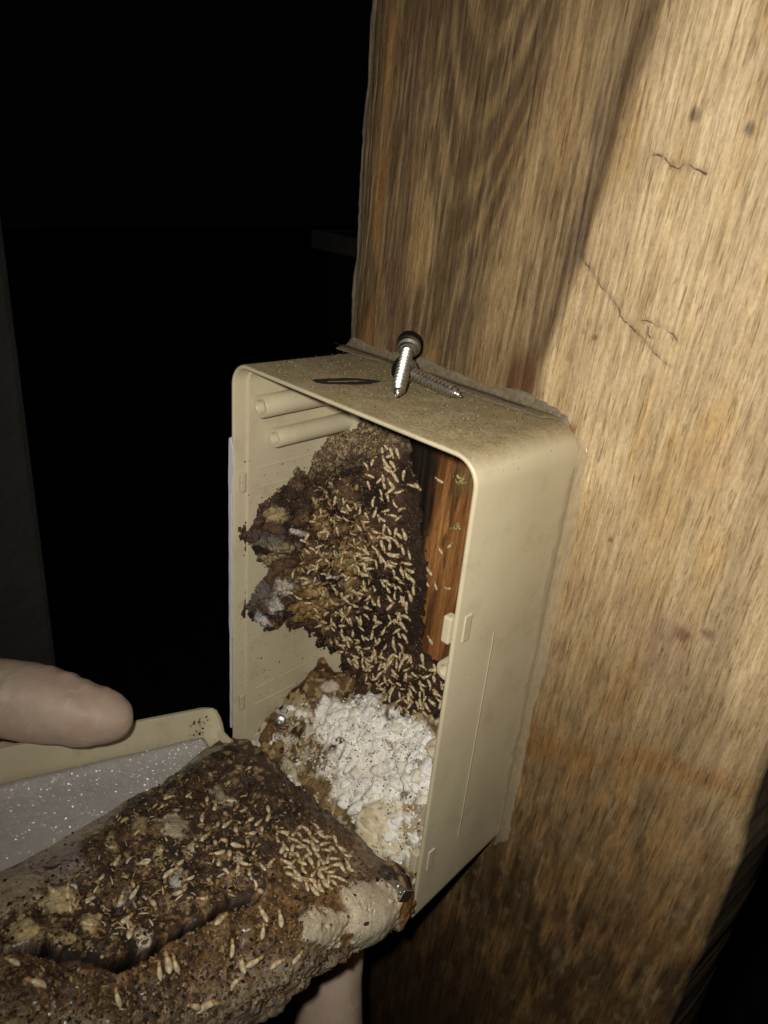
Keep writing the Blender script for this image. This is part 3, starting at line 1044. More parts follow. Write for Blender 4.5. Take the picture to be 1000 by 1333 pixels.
# the glittering foam sheet lying in the lid
nu_, nv_ = 40, 80
u = np.linspace(0.0040, 0.095, nu_)
v = np.linspace(0.006, 0.17, nv_)
Uu, Vv = np.meshgrid(u, v, indexing='ij')
Uu, Vv = Uu.ravel(), Vv.ravel()
ww = 0.0014 + 0.0012 * (fbm(np.stack([Uu * 60, Vv * 60, 0 * Uu], 1), 3, 91) - 0.5) + 0.002 * np.exp(-((Uu - 0.004) / 0.004) ** 2)
top = lidp(Uu, Vv, ww)
o = mesh_np('foam_sheet', top, grid_faces(nu_, nv_), M_foam, None)
so = o.modifiers.new('thick', 'SOLIDIFY'); so.thickness = 0.001; so.offset = -1
tag(o, 'grey glittering foam sheet lining the open lid', 'foam sheet')

# ------------------------------------------------------------------ the termite-filled mass on the lid
CRACK = [(352, 1156), (318, 1168), (290, 1182), (245, 1203), (205, 1230), (180, 1246), (150, 1260), (110, 1252), (60, 1238), (20, 1232), (-40, 1240)]


def build_mass():
    nv2, ns = 420, 330
    vv = np.linspace(-0.0085, 0.165, nv2)
    V = np.zeros((ns, nv2, 3))
    A = np.interp(vv, [-0.0085, -0.0072, -0.003, 0.006, 0.03, 0.06, 0.1, 0.165], [0.002, 0.0085, 0.0115, 0.0140, 0.0215, 0.029, 0.030, 0.030])
    u0 = np.interp(vv, [-0.0085, 0.0, 0.02, 0.052, 0.083, 0.099, 0.165], [0.004, 0.004, 0.011, 0.020, 0.030, 0.034, 0.04])
    s = np.linspace(0, 1, ns)
    nar = np.interp(vv, [-0.0085, 0.005, 0.03, 0.06], [0.0055, 0.0045, 0.002, 0.0])
    for j in range(nv2):
        a, b = A[j], u0[j]
        ku = np.array([b, b + 0.001, b + 0.012, 0.055, 0.080, 0.098, 0.107, 0.113, 0.1165, 0.1165, 0.113, 0.107])
        fl = float(sst(0.03, 0.0, vv[j]))
        kw = np.array([0.0006, 0.0016 + 0.35 * a * fl, (0.004 + 0.10 * a) * (1 - fl) + 0.86 * a * fl, (0.58 + 0.34 * fl) * a, 0.86 * a, 1.0 * a, 0.97 * a, 0.80 * a, 0.52 * a, 0.10 * a, -0.0035, -0.0050])
        ku = ku - nar[j] * sst(0.06, 0.10, ku) + 0.003
        L_ = np.concatenate([[0], np.cumsum(np.hypot(np.diff(ku), np.diff(kw)))])
        L_ /= L_[-1]
        # smooth the polyline a little
        V[:, j, 0] = np.interp(s, L_, ku)
        V[:, j, 1] = vv[j]
        V[:, j, 2] = np.interp(s, L_, kw)
    for _ in range(14):
        V[1:-1] = 0.25 * V[:-2] + 0.5 * V[1:-1] + 0.25 * V[2:]
    P = lidp(V[..., 0].ravel(), V[..., 1].ravel(), V[..., 2].ravel())
    G = P.reshape(ns, nv2, 3)
    du = np.gradient(G, axis=0); dv = np.gradient(G, axis=1)
    Nn = np.cross(du, dv).reshape(-1, 3)
    Nn /= np.linalg.norm(Nn, axis=1)[:, None] + 1e-12
    if (Nn @ EW).mean() < 0: Nn = -Nn
    px = project(P)
    side = np.tile(s[:, None], (1, nv2)).ravel()
    sideM = sst(-0.0, 0.012, (P - LO) @ EU - 0.103)          # the face that looks right
    toe = sst(0.0, 0.10, side)
    endf = sst(-0.005, 0.004, np.tile(vv, ns))
    wl = worley(P * 260, 101)
    wl2 = worley(P * 620, 103)
    rel = 0.0050 * (fbm(P * 110, 4, 102) - 0.5) + 0.0060 * (fbm(P * 48, 3, 106) - 0.5) + 0.0020 * (0.5 - wl) + 0.0006 * (0.5 - wl2)
    rel *= toe
    # crack and pits
    dcr = segdist(px + 16 * np.stack([fbm(P * 240, 2, 104) - .5, fbm(P * 240, 2, 105) - .5], 1), CRACK)
    cw = np.interp(px[:, 0], [0, 60, 150, 200, 300, 350], [5, 7.5, 6.5, 4, 3.2, 2.0])
    cr = sst(1.7, 0.35, dcr / cw)
    rel -= 0.0085 * cr
    # ---- colour of the stuff, plus shade painted into the crack
    n1 = fbm(P * 180, 4, 111); n2 = fbm(P * 420, 4, 112); n3 = fbm(P * 60, 3, 113)
    c = np.tile(lin(68, 50, 36), (len(P), 1))
    c = mix(c, lin(104, 79, 55), sst(0.50, 0.68, n2))
    c = mix(c, lin(38, 26, 18), sst(0.52, 0.38, n1))
    c = mix(c, lin(158, 130, 92), sst(0.57, 0.66, n2) * sst(0.40, 0.56, n3) * 0.85)
    # side: orange-brown
    below = px[:, 1] - np.interp(px[:, 0], [0, 60, 150, 205, 290, 352, 430, 470, 520], [1232, 1238, 1260, 1230, 1182, 1150, 1140, 1148, 1160])
    sd = sst(-4, 14, below + 20 * (n1 - .5))
    cs_ = np.tile(lin(108, 80, 48), (len(P), 1))
    cs_ = mix(cs_, lin(142, 108, 64), sst(0.5, 0.66, n1))
    cs_ = mix(cs_, lin(66, 45, 28), sst(0.5, 0.36, n2))
    cs_ = mix(cs_, lin(60, 42, 30), sst(0.46, 0.34, n3) * 0.7)
    cs_ = mix(cs_, lin(146, 130, 108), sst(45, 95, below + 70 * (n3 - .5) + 30 * (n1 - .5) - 0.12 * (px[:, 0] - 200)) * 0.75)
    c = c * (1 - sd[:, None]) + cs_ * sd[:, None]
    # tan ground under the crowd of workers near the box
    d = np.hypot((px[:, 0] - 415) / 70, (px[:, 1] - 1120) / 60) + 0.9 * (n1 - .5)
    c = mix(c, lin(120, 88, 52), sst(1.1, 0.4, d) * 0.6)
    d = np.hypot((px[:, 0] - 470) / 30, (px[:, 1] - 1125) / 22) + 1.0 * (n1 - .5)
    c = mix(c, lin(140, 118, 92), sst(1.1, 0.4, d) * 0.7)
    # pale swollen bait showing through
    bul = 0
    for (x0, y0, rx, ry, col, k, up) in ((482, 1195, 44, 46, (222, 209, 182), 1.0, 0.0026), (425, 1210, 30, 34, (204, 192, 164), 0.85, 0.0014), (225, 1078, 20, 15, (205, 190, 158), 0.95, 0.001),
                                         (80, 1172, 20, 13, (196, 176, 132), 0.9, 0.0012), (118, 1198, 16, 13, (196, 176, 132), 0.9, 0.001), (32, 1212, 18, 13, (196, 176, 130), 0.85, 0.001),
                                         (184, 1219, 9, 13, (206, 196, 176), 0.9, 0.001), (232, 1146, 8, 11, (206, 200, 186), 0.9, 0.0008), (62, 1222, 22, 12, (184, 160, 112), 0.7, 0.0008),
                                         (182, 1083, 10, 15, (180, 160, 122), 0.8, 0.0006), (282, 1030, 12, 8, (170, 158, 136), 0.8, 0.0005), (300, 1043, 9, 9, (206, 192, 160), 0.8, 0.0006),
                                         (20, 1180, 30, 16, (182, 170, 146), 0.7, 0.001), (250, 1112, 9, 7, (190, 174, 138), 0.8, 0.0004), (205, 1120, 7, 9, (186, 168, 128), 0.8, 0.0004), (165, 1160, 9, 8, (150, 146, 140), 0.7, 0.0003), (60, 1188, 12, 9, (192, 176, 136), 0.8, 0.0006), (310, 1118, 6, 4, (200, 190, 170), 0.8, 0.0003), (470, 1165, 26, 18, (216, 202, 174), 0.8, 0.001), (145, 1100, 8, 9, (190, 170, 120), 0.7, 0.0004), (505, 1235, 22, 24, (180, 160, 124), 0.6, 0.0008),
                                         (350, 1275, 26, 16, (150, 138, 116), 0.6, 0.001), (300, 1300, 34, 14, (140, 128, 108), 0.6, 0.001), (395, 1265, 26, 22, (146, 136, 116), 0.7, 0.001)):
        d = np.hypot((px[:, 0] - x0) / rx, (px[:, 1] - y0) / ry) * (0.85 if rx < 28 else 1.0) + (1.9 if rx < 28 else 1.1) * (n1 - .5) + 0.8 * (n2 - .5)
        q = sst(1.05, 0.75, d)
        q = q * (1 - sst(0.0, 0.12, cr))
        c = mix(c, lin(*col), q * k)
        bul = bul + up * sst(1.15, 0.1, np.hypot((px[:, 0] - x0) / rx, (px[:, 1] - y0) / ry) + 0.4 * (n3 - .5))
    d = np.hypot((px[:, 0] - 521) / 9, (px[:, 1] - 1195) / 32) + .7 * (n1 - .5)
    c = mix(c, lin(126, 84, 40), sst(1.2, 0.4, d) * 0.85)
    c = mix(c, lin(84, 66, 46), sst(0.66, 0.74, fbm(P * 900, 3, 122)) * sst(0.5, 0.62, n1) * 0.8)
    c = mix(c, lin(9, 6, 4), sst(0.12, 0.45, cr))  # crack painted near-black to stand for its deep shade
    # thin grey plastic skin along the left toe
    tf = sst(-6, 5, sdpoly(px + 16 * np.stack([n1 - .5, n2 - .5], 1), [(-60, 1160), (0, 1128), (60, 1090), (150, 1028), (285, 970), (240, 1000), (170, 1035), (142, 1075), (102, 1100), (125, 1140), (60, 1160), (0, 1200), (-60, 1230)]))
    c = mix(c, mix(np.tile(lin(164, 152, 146), (len(P), 1)), lin(182, 168, 142), sst(0.45, 0.62, n3)), tf * 0.92 * sst(0.66, 0.56, n2))
    rel = rel * (1 - 0.75 * tf)
    white = sst(0.3, 0.5, c.mean(1))
    rel = rel * (1 - 0.88 * white) + bul
    P = P + Nn * rel[:, None]
    F = grid_faces(ns, nv2)
    o = mesh_np('mud_body', P, F, M_mass, None, c)
    return o, P, F


mass_o, MV, MF = build_mass()
mass = empty('termite_mud_mass', (0, 0, 0))
tag(mass, 'big wet brown lump of termite mud and pale bait heaped on the open lid', 'termite mud')
mass_o.parent = mass
# torn plastic film under the hinge end and along the toe
def film_strip(name, px_pts, w0, w1, off, width, parent, lift):
    V = []
    P0 = []
    for (x, y) in px_pts:
        d = ray(x, y); B = LO + lift * EW
        t = ((B - CAM) @ EW) / (d @ EW)
        P0.append(CAM + t * d)
    P0 = np.array(P0)
    t = np.linspace(0, 1, 90); src = np.linspace(0, 1, len(P0))
    C_ = np.stack([np.interp(t, src, P0[:, k]) for k in range(3)], 1)
    for i in range(90):
        for k in range(8):
            f = k / 7 - 0.5
            wv = 0.0012 * (float(fbm(np.array([[t[i] * 14, k * 0.35, 0.2]]), 3, 131)[0]) - 0.5)
            V.append(C_[i] + off * f * width * (0.35 + 1.9 * max(0.0, float(fbm(np.array([[t[i] * 9, 0.4, 0.7]]), 3, 133)[0]) - 0.22)) + EW * (wv + w0 + (w1 - w0) * (f + 0.5)))
    o = mesh_np(name, V, grid_faces(90, 8), M_film, parent)
    s_ = o.modifiers.new('t', 'SOLIDIFY'); s_.thickness = 0.0004
    return o


film_strip('plastic_film', [(338, 1006), (380, 1036), (430, 1078), (470, 1118), (512, 1156)], 0.0, 0.0012, np.array([0, 0.9, 0.3]), 0.0011, mass, 0.0090)

# ------------------------------------------------------------------ mud inside the box
OUT = [(468, 548), (446, 552), (430, 566), (409, 588), (403, 612), (385, 612), (367, 632), (349, 647), (338, 659), (335, 672), (322, 687), (319, 704), (328, 716),
       (337, 731), (352, 735), (343, 749), (330, 772), (324, 798), (336, 819), (352, 822), (372, 812), (381, 824), (404, 818), (412, 836), (424, 852), (444, 858), (452, 874),
       (440, 892), (410, 900), (380, 905), (362, 925), (345, 950), (335, 985), (420, 1000), (600, 1000), (600, 880), (560, 868), (546, 850), (547, 760), (545, 690), (541, 640), (530, 600), (526, 560), (500, 552)]


def build_mud():
    s = np.linspace(-0.0505, 0.078, 330)
    z = np.linspace(-0.177, -0.0036, 400)
    Sg, Zg = np.meshgrid(s, z, indexing='ij')
    Sg, Zg = Sg.ravel(), Zg.ravel()
    left = Sg < 0.0033
    y = np.where(left, Sg - 0.0033, -0.0016)
    x = np.where(left, 0.0033, Sg)
    P = np.stack([x, y, Zg], 1)
    px = project(P)
    k = sst(-0.016, 0.018, Sg)
    ang = k * math.pi / 2
    Nn = np.stack([np.cos(ang), -np.sin(ang), 0 * ang], 1)
    nlow = fbm(P * 95, 4, 141); nmid = fbm(P * 300, 4, 142); nhi = fbm(P * 700, 3, 143)
    sd = sdpoly(px + 22 * np.stack([fbm(P * 220, 4, 144) - .5, fbm(P * 220, 4, 145) - .5], 1), OUT) + 12 * (nhi - 0.5)
    th = 0.0005 + 0.0042 * sst(0, 30, sd) + 0.0035 * sst(15, 80, sd)
    corner = np.exp(-((Sg - 0.003) / 0.018) ** 2)
    th += 0.0045 * corner * sst(5, 40, sd)
    wl = worley(P * 210, 146)
    wl2 = worley(P * 560, 147)
    rug = 0.0070 * (nlow - 0.5) + 0.0036 * (0.5 - wl) + 0.0014 * (0.5 - wl2) + 0.0016 * (nhi - .5)
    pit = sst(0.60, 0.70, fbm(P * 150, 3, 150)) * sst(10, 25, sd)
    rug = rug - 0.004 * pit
    rag = np.abs(fbm(np.stack([P[:, 0] * 260 + P[:, 1] * 260, P[:, 2] * 120, P[:, 2] * 90], 1), 4, 148) - 0.5) * 2
    core = sst(1.15, 0.5, np.hypot((px[:, 0] - 435) / 75, (px[:, 1] - 725) / 105))
    rug = rug + core * 0.0034 * (0.35 - rag)
    th = np.where(sd > 0, np.maximum(th + rug * sst(0, 12, sd), 0.0004), -0.0012)
    # taper to the post on the right of the workers
    th *= 1 - 0.8 * sst(505, 540, px[:, 0]) * (px[:, 1] < 860)
    # colour
    c = np.tile(lin(60, 42, 31), (len(P), 1))
    c = mix(c, lin(94, 69, 50), sst(0.51, 0.66, nmid))
    c = mix(c, lin(36, 25, 17), sst(0.5, 0.36, nlow))
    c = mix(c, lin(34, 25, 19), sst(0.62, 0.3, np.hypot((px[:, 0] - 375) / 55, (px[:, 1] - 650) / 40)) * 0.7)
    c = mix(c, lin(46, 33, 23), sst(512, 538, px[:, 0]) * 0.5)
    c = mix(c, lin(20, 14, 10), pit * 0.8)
    # gritty crust under the lid of the box
    g = sst(615, 575, px[:, 1] + 16 * (nlow - .5) + 0.25 * (px[:, 0] - 470))
    gr = mix(np.tile(lin(92, 76, 56), (len(P), 1)), lin(165, 146, 112), sst(0.5, 0.62, nhi))
    c = c * (1 - g[:, None]) + gr * g[:, None]
    # chewed tan carton in the middle
    tan = core * sst(0.30, 0.12, rag) * sst(0.40, 0.52, nlow) * sst(0.36, 0.5, nmid)
    ct = mix(np.tile(lin(172, 148, 104), (len(P), 1)), lin(136, 104, 58), sst(0.45, 0.62, nmid))
    c = c * (1 - tan[:, None]) + ct * tan[:, None]
    for (x0, y0, rx, ry, col, kk) in ((355, 668, 14, 14, (170, 152, 110), .8), (348, 705, 22, 8, (160, 146, 112), .7), (350, 720, 14, 14, (166, 148, 112), .7), (397, 757, 14, 11, (172, 148, 98), .9), (400, 785, 24, 20, (160, 130, 76), .8),
                                      (362, 760, 12, 12, (176, 168, 152), .85), (350, 785, 12, 14, (188, 182, 170), .9), (340, 806, 9, 11, (196, 192, 184), .9), (335, 775, 14, 24, (118, 114, 108), .6), (376, 686, 8, 4, (206, 196, 178), .9), (421, 744, 5, 5, (222, 210, 206), .95),
                                      (454, 740, 5, 5, (222, 210, 206), .9), (340, 700, 18, 10, (92, 88, 84), .7), (384, 790, 16, 18, (150, 122, 70), .6)):
        d = np.hypot((px[:, 0] - x0) / rx, (px[:, 1] - y0) / ry) + 1.6 * (nmid - .5) + .8 * (nhi - .5)
        c = mix(c, lin(*col), sst(1.15, 0.55, d + 0.8 * (fbm(P * 520, 3, 149) - .5)) * kk)
    P = P + Nn * th[:, None]
    F = grid_faces(len(s), len(z))
    keep = (sd > -5)[F].any(1)
    F = F[keep]
    used = np.unique(F)
    mp = -np.ones(len(P), int); mp[used] = np.arange(len(used))
    P, c, F, sd2 = P[used], c[used], mp[F], sd[used]
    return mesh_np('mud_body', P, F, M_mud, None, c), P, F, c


mud_o, DV, DF, DC = build_mud()
mud = empty('termite_mud_crust', (0, 0, 0))
tag(mud, 'dark crumbly termite mud stuck to the back left corner inside the box', 'termite mud')
mud_o.parent = mud

# ------------------------------------------------------------------ white bait heap on the floor of the box
def build_heap():
    xx = np.linspace(0.0034, W - 0.0034, 330)
    yy = np.linspace(-D + 0.0015, -0.0030, 190)
    X, Y = np.meshgrid(xx, yy, indexing='ij')
    X, Y = X.ravel(), Y.ravel()
    f = (Y + D) / D                                                  # 0 front .. 1 back
    base = np.interp(f, [0, 0.08, 0.3, 0.6, 0.85, 1.0], [0.0042, 0.0055, 0.016, 0.029, 0.036, 0.039])
    base = base * (0.80 + 0.28 * sst(0.01, 0.05, X)) + 0.006 * sst(0.055, 0.095, X) * sst(0.1, 0.5, f)
    P0 = np.stack([X, Y, -H + 0.0032 + base], 1)
    n1 = fbm(P0 * 140, 4, 151); n2 = fbm(P0 * 420, 4, 152); n3 = fbm(P0 * 60, 3, 153)
    wp = np.stack([fbm(P0 * 170, 3, 191), fbm(P0 * 170, 3, 192), fbm(P0 * 170, 3, 193)], 1) - 0.5
    w1 = worley(P0 * 105 + 1.6 * wp, 154); w2 = worley(P0 * 270 + 1.8 * wp, 155)
    w2 = w2 * sst(0.35, 0.6, fbm(P0 * 90, 3, 194)) + 0.5 * (1 - sst(0.35, 0.6, fbm(P0 * 90, 3, 194))); w3 = worley(P0 * 760, 156)
    rel = 0.007 * (n3 - .5) + 0.0062 * (0.55 - w1) + 0.0030 * (0.5 - w2) + 0.0004 * (0.5 - w3)
    P = P0.copy()
    P[:, 2] += rel * sst(0, 0.12, f)
    px = project(P)
    # big pale lump near the front
    dl = np.hypot((px[:, 0] - 493) / 46, (px[:, 1] - 1085) / 44)
    P[:, 2] += 0.002 * np.sqrt(np.clip(1 - dl ** 2, 0, 1))
    white = [(408, 928), (425, 912), (450, 912), (470, 900), (492, 908), (505, 925), (540, 930), (556, 950), (575, 965), (575, 1110), (545, 1112), (520, 1128), (488, 1118), (478, 1080), (452, 1052), (428, 1030), (420, 1000), (440, 980), (415, 955)]
    px = project(P)
    sd = sdpoly(px, white) + 40 * (n1 - .5) + 22 * (n2 - .5)
    c = np.tile(lin(112, 88, 60), (len(P), 1))
    c = mix(c, lin(70, 50, 34), sst(0.5, 0.4, n1))
    c = mix(c, lin(172, 150, 108), sst(0.53, 0.62, n2) * 0.8)
    c = mix(c, lin(206, 198, 180), sst(0.55, 0.62, fbm(P0 * 230, 3, 157)) * sst(900, 960, px[:, 1]) * 0.9)
    lowtan = sst(1000, 1030, px[:, 1]) * sst(480, 430, px[:, 0])
    c = mix(c, lin(158, 134, 92), lowtan * 0.6)
    w = sst(-6, 9, sd)
    cw = mix(np.tile(lin(243, 239, 230), (len(P), 1)), lin(228, 219, 200), sst(0.5, 0.66, n1) * sst(960, 1030, px[:, 1]))
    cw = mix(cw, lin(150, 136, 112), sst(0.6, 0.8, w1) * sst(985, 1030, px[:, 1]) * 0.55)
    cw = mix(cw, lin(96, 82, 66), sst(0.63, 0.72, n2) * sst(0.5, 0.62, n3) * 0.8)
    cw = mix(cw, lin(214, 202, 172), sst(1.05, 0.8, dl))
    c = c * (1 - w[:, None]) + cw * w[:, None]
    for (x0, y0, rx, ry, col, kk) in ((531, 1052, 10, 8, (182, 132, 66), .8), (443, 964, 6, 5, (48, 42, 34), .9), (508, 972, 8, 8, (128, 96, 58), .8), (372, 1045, 20, 14, (88, 66, 46), .7), (400, 1040, 14, 18, (84, 62, 42), .8),
                                      (545, 1075, 22, 40, (150, 124, 88), .75), (527, 1035, 6, 6, (76, 66, 54), .8), (500, 1135, 30, 16, (150, 124, 84), .8), (392, 928, 15, 10, (204, 194, 172), .8), (370, 925, 10, 9, (190, 186, 176), .8),
                                      (430, 895, 14, 8, (206, 196, 178), .8), (445, 1020, 8, 9, (214, 204, 184), .9), (380, 1000, 24, 10, (190, 178, 152), .6), (400, 980, 16, 10, (206, 196, 172), .7)):
        d = np.hypot((px[:, 0] - x0) / rx, (px[:, 1] - y0) / ry) + 1.2 * (n2 - .5) + .8 * (n1 - .5)
        c = mix(c, lin(*col), sst(1.05, 0.7, d) * kk)
    F = grid_faces(len(xx), len(yy))
    o = mesh_np('powder_body', P, F, M_bait, None, c)
    return o, P, F


heap_o, HV, HF = build_heap()
heap = empty('bait_powder_heap', (0, 0, 0))
tag(heap, 'heap of lumpy white bait powder filling the bottom of the box', 'bait powder')
heap_o.parent = heap


def build_lump():
    bm = bmesh.new()
    bmesh.ops.create_icosphere(bm, subdivisions=6, radius=1.0)
    co = np.array([v.co[:] for v in bm.verts])
    F = np.array([[v.index for v in f.verts] for f in bm.faces])
    bm.free()
    c0 = CAM + (LUMP_T) * ray(497, 1086)
    # a blunt, slightly squared clod
    q = np.sign(co) * np.abs(co) ** 0.75
    P = q * np.array([0.0100, 0.0100, 0.0112])
    r_ = 1 + 0.62 * (fbm(co * 1.3 + 5, 4, 181) - .5) + 0.22 * (0.5 - worley(co * 1.5, 182)) + 0.05 * (fbm(co * 9, 3, 183) - .5)
    P = P * r_[:, None] + c0
    n_ = fbm(co * 3, 4, 184)
    c = mix(np.tile(lin(228, 217, 190), (len(P), 1)), lin(204, 188, 154), sst(0.5, 0.68, n_))
    c = mix(c, lin(120, 100, 74), sst(0.62, 0.72, fbm(co * 11, 3, 185)) * 0.6)
    return mesh_np('bait_lump', P, F, M_bait, heap, c)


LUMP_T = 0.2955
build_lump()

# ------------------------------------------------------------------ finding the surface under a spot of the photograph
def bvh(V, F):
    return BVHTree.FromPolygons([tuple(p) for p in V], [tuple(int(i) for i in f) for f in F])


me = shell.data
B_shell = BVHTree.FromPolygons([v.co.copy() for v in me.vertices], [tuple(p.vertices) for p in me.polygons])
# the post only where something can sit on it
selp = (PV[:, 2] > -0.2) & (PV[:, 2] < 0.02) & (PV[:, 0] > 0.03) & (PV[:, 0] < 0.12) & (PV[:, 1] < 0.004)
pf = PF[selp[PF].all(1)]
us = np.unique(pf); rm = -np.ones(len(PV), int); rm[us] = np.arange(len(us))
B_post = bvh(PV[us], rm[pf])
BV = {'shell': B_shell, 'post': B_post, 'mud': bvh(DV, DF), 'heap': bvh(HV, HF), 'mass': bvh(MV, MF)}


def cast(px, py, names=None):
    d = ray(px, py); d = Vector(d / np.linalg.norm(d))
    best = None
    for k in (names or BV):
        loc, nor, idx, dist = BV[k].ray_cast(Vector(CAM), d)
        if loc is not None and (best is None or dist < best[2]):
            if nor.dot(d) > 0: nor = -nor
            best = (loc, nor, dist, k)
    return best


# ------------------------------------------------------------------ termites
def termite_mesh(bend, fat, nm):
    prof = [(0.0, 0.0), (0.018, 0.05), (0.06, 0.088), (0.12, 0.108), (0.18, 0.106), (0.225, 0.086), (0.245, 0.078), (0.27, 0.092), (0.31, 0.104), (0.345, 0.100), (0.38, 0.108), (0.42, 0.114), (0.445, 0.112), (0.47, 0.128),
            (0.50, 0.122), (0.525, 0.119), (0.56, 0.138), (0.60, 0.150), (0.625, 0.146), (0.66, 0.156), (0.70, 0.158), (0.725, 0.152), (0.77, 0.152), (0.80, 0.143), (0.84, 0.132), (0.88, 0.108), (0.93, 0.078), (0.97, 0.045), (1.0, 0.0)]
    seg = 10
    V, F, mi = [], [], []
    cen = lambda t: np.array([t - 0.5, bend * ((t - 0.5) ** 2) * 1.2 - bend * 0.1, 0.0])
    for t, r in prof:
        c = cen(t)
        f = fat if t > 0.45 else 1.0
        for i in range(seg):
            a = 2 * math.pi * i / seg
            V.append(c + np.array([0, r * f * math.cos(a), 0.135 + r * f * 0.92 * math.sin(a)]))
    for j in range(len(prof) - 1):
        for i in range(seg):
            i2 = (i + 1) % seg
            F.append((j * seg + i, j * seg + i2, (j + 1) * seg + i2, (j + 1) * seg + i))
            mi.append(0 if prof[j + 1][0] <= 0.36 else 1)
    # six legs and two feelers
    def limb(a, b, c, r):
        pts = [np.array(a), np.array(b), np.array(c)]
        base = len(V)
        for p, rr in zip(pts, (r, r * 0.8, r * 0.4)):
            for k in range(3):
                an = 2 * math.pi * k / 3
                V.append(p + np.array([rr * math.cos(an), 0.3 * rr * math.sin(an), rr * math.sin(an)]))
        for s_ in (0, 1):
            for k in range(3):
                k2 = (k + 1) % 3
                F.append((base + 3 * s_ + k, base + 3 * s_ + k2, base + 3 * s_ + 3 + k2, base + 3 * s_ + 3 + k)); mi.append(0)
    for sgn in (-1, 1):
        for t, sw in ((0.30, -0.10), (0.36, 0.03), (0.42, 0.15)):
            c = cen(t)
            limb(c + np.array([0, sgn * 0.05, 0.10]), c + np.array([sw * 0.5, sgn * 0.15, 0.10]), c + np.array([sw, sgn * 0.19, 0.0]), 0.009)
        c = cen(0.03)
        limb(c + np.array([0.02, sgn * 0.04, 0.14]), c + np.array([-0.08, sgn * 0.09, 0.16]), c + np.array([-0.14, sgn * 0.11, 0.12]), 0.006)
    me = bpy.data.meshes.new(nm)
    me.from_pydata([tuple(v) for v in V], [], F)
    me.materials.append(M_head); me.materials.append(M_body)
    me.polygons.foreach_set('material_index', mi)
    me.polygons.foreach_set('use_smooth', [True] * len(F))
    me.update()
    va = np.array(V)
    g = np.exp(-((va[:, 0] - 0.20) / 0.17) ** 2) * (0.35 + 0.65 * sst(0.05, 0.25, va[:, 2])) * (0.55 + 0.45 * np.sin(va[:, 0] * 34) ** 2) * 0.72
    at = me.color_attributes.new('Col', 'FLOAT_COLOR', 'POINT')
    at.data.foreach_set('color', np.stack([g, g, g, np.ones(len(g))], 1).astype(np.float32).ravel())
    return me


# the brown gut shows through the pale abdomen
_n, _l = M_body.node_tree.nodes, M_body.node_tree.links
_at = _n.new('ShaderNodeAttribute'); _at.attribute_name = 'Col'
_gf = _at.outputs['Fac']
_bs = _n['Principled BSDF']
_old = _bs.inputs['Base Color'].links[0].from_socket
_l.new(mixc(_n, _l, 'MIX', _gf, _old, tuple(lin(140, 110, 68))), _bs.inputs['Base Color'])

TM = [termite_mesh(b, f, 'termite') for b, f in ((0, 0.96), (0.2, 1.04), (-0.22, 0.98), (0.4, 0.92), (-0.1, 1.10))]
TCOUNT = 0


SWARM = []


def termite(px, py, ang, label, group, length=0.0050, targets=None, swarm=False):
    """ang: direction of the body in the photograph, degrees clockwise from the right"""
    global TCOUNT
    h = cast(px, py, targets)
    if h is None: return
    loc, nor, dist, k = h
    # average the normal over the body so that it lies on the lumps
    ns = Vector((0, 0, 0)); lo_ = []
    for ox, oy in ((0, 0), (7, 0), (-7, 0), (0, 7), (0, -7)):
        q = cast(px + ox, py + oy, [k])
        if q and (q[0] - loc).length < 0.008:
            ns += q[1]; lo_.append(q[0])
    nor = ns.normalized() if ns.length > 0 else nor
    a = math.radians(ang)
    d2 = ray(px + 10 * math.cos(a), py + 10 * math.sin(a))
    d2 = Vector(d2 / np.linalg.norm(d2))
    den = d2.dot(nor)
    if abs(den) < 0.12: return
    q = Vector(CAM) + d2 * ((loc - Vector(CAM)).dot(nor) / den)
    tx = (q - loc)
    tx = (tx - nor * tx.dot(nor))
    if tx.length < 1e-6: return
    tx.normalize()
    ty = nor.cross(tx)
    s = length * random.uniform(0.76, 1.10)
    me_ = random.choice(TM)
    R_ = Matrix((tx, ty, nor)).transposed()
    R_ = R_ @ Matrix.Rotation(random.uniform(-0.25, 0.25), 3, 'Y') @ Matrix.Rotation(random.uniform(-0.4, 0.4), 3, 'X')
    mw = Matrix.Translation(loc + nor * (0.00005 + 0.0003 * random.random())) @ (R_ @ Matrix.Scale(s, 3)).to_4x4()
    if swarm:
        SWARM.append((me_, mw)); return
    o = bpy.data.objects.new('termite', me_)
    o.matrix_world = mw
    COL.objects.link(o)
    tag(o, label, 'termite', group)
    TCOUNT += 1
    return o


def scatter(poly, n, mind, ang, spread, label, group, length=0.0050, targets=None, swarm=False):
    P_ = np.array(poly, float)
    lo_, hi_ = P_.min(0), P_.max(0)
    got = []
    tries = 0
    while len(got) < n and tries < n * 60:
        tries += 1
        q = np.array([random.uniform(lo_[0], hi_[0]), random.uniform(lo_[1], hi_[1])])
        if not inpoly(q[None], P_)[0]: continue
        if any(np.hypot(*(q - g)) < mind for g in got): continue
        got.append(q)
        a = ang + random.gauss(0, spread) + (180 if random.random() < 0.5 else 0)
        termite(q[0], q[1], a, label, group, length, targets, swarm)


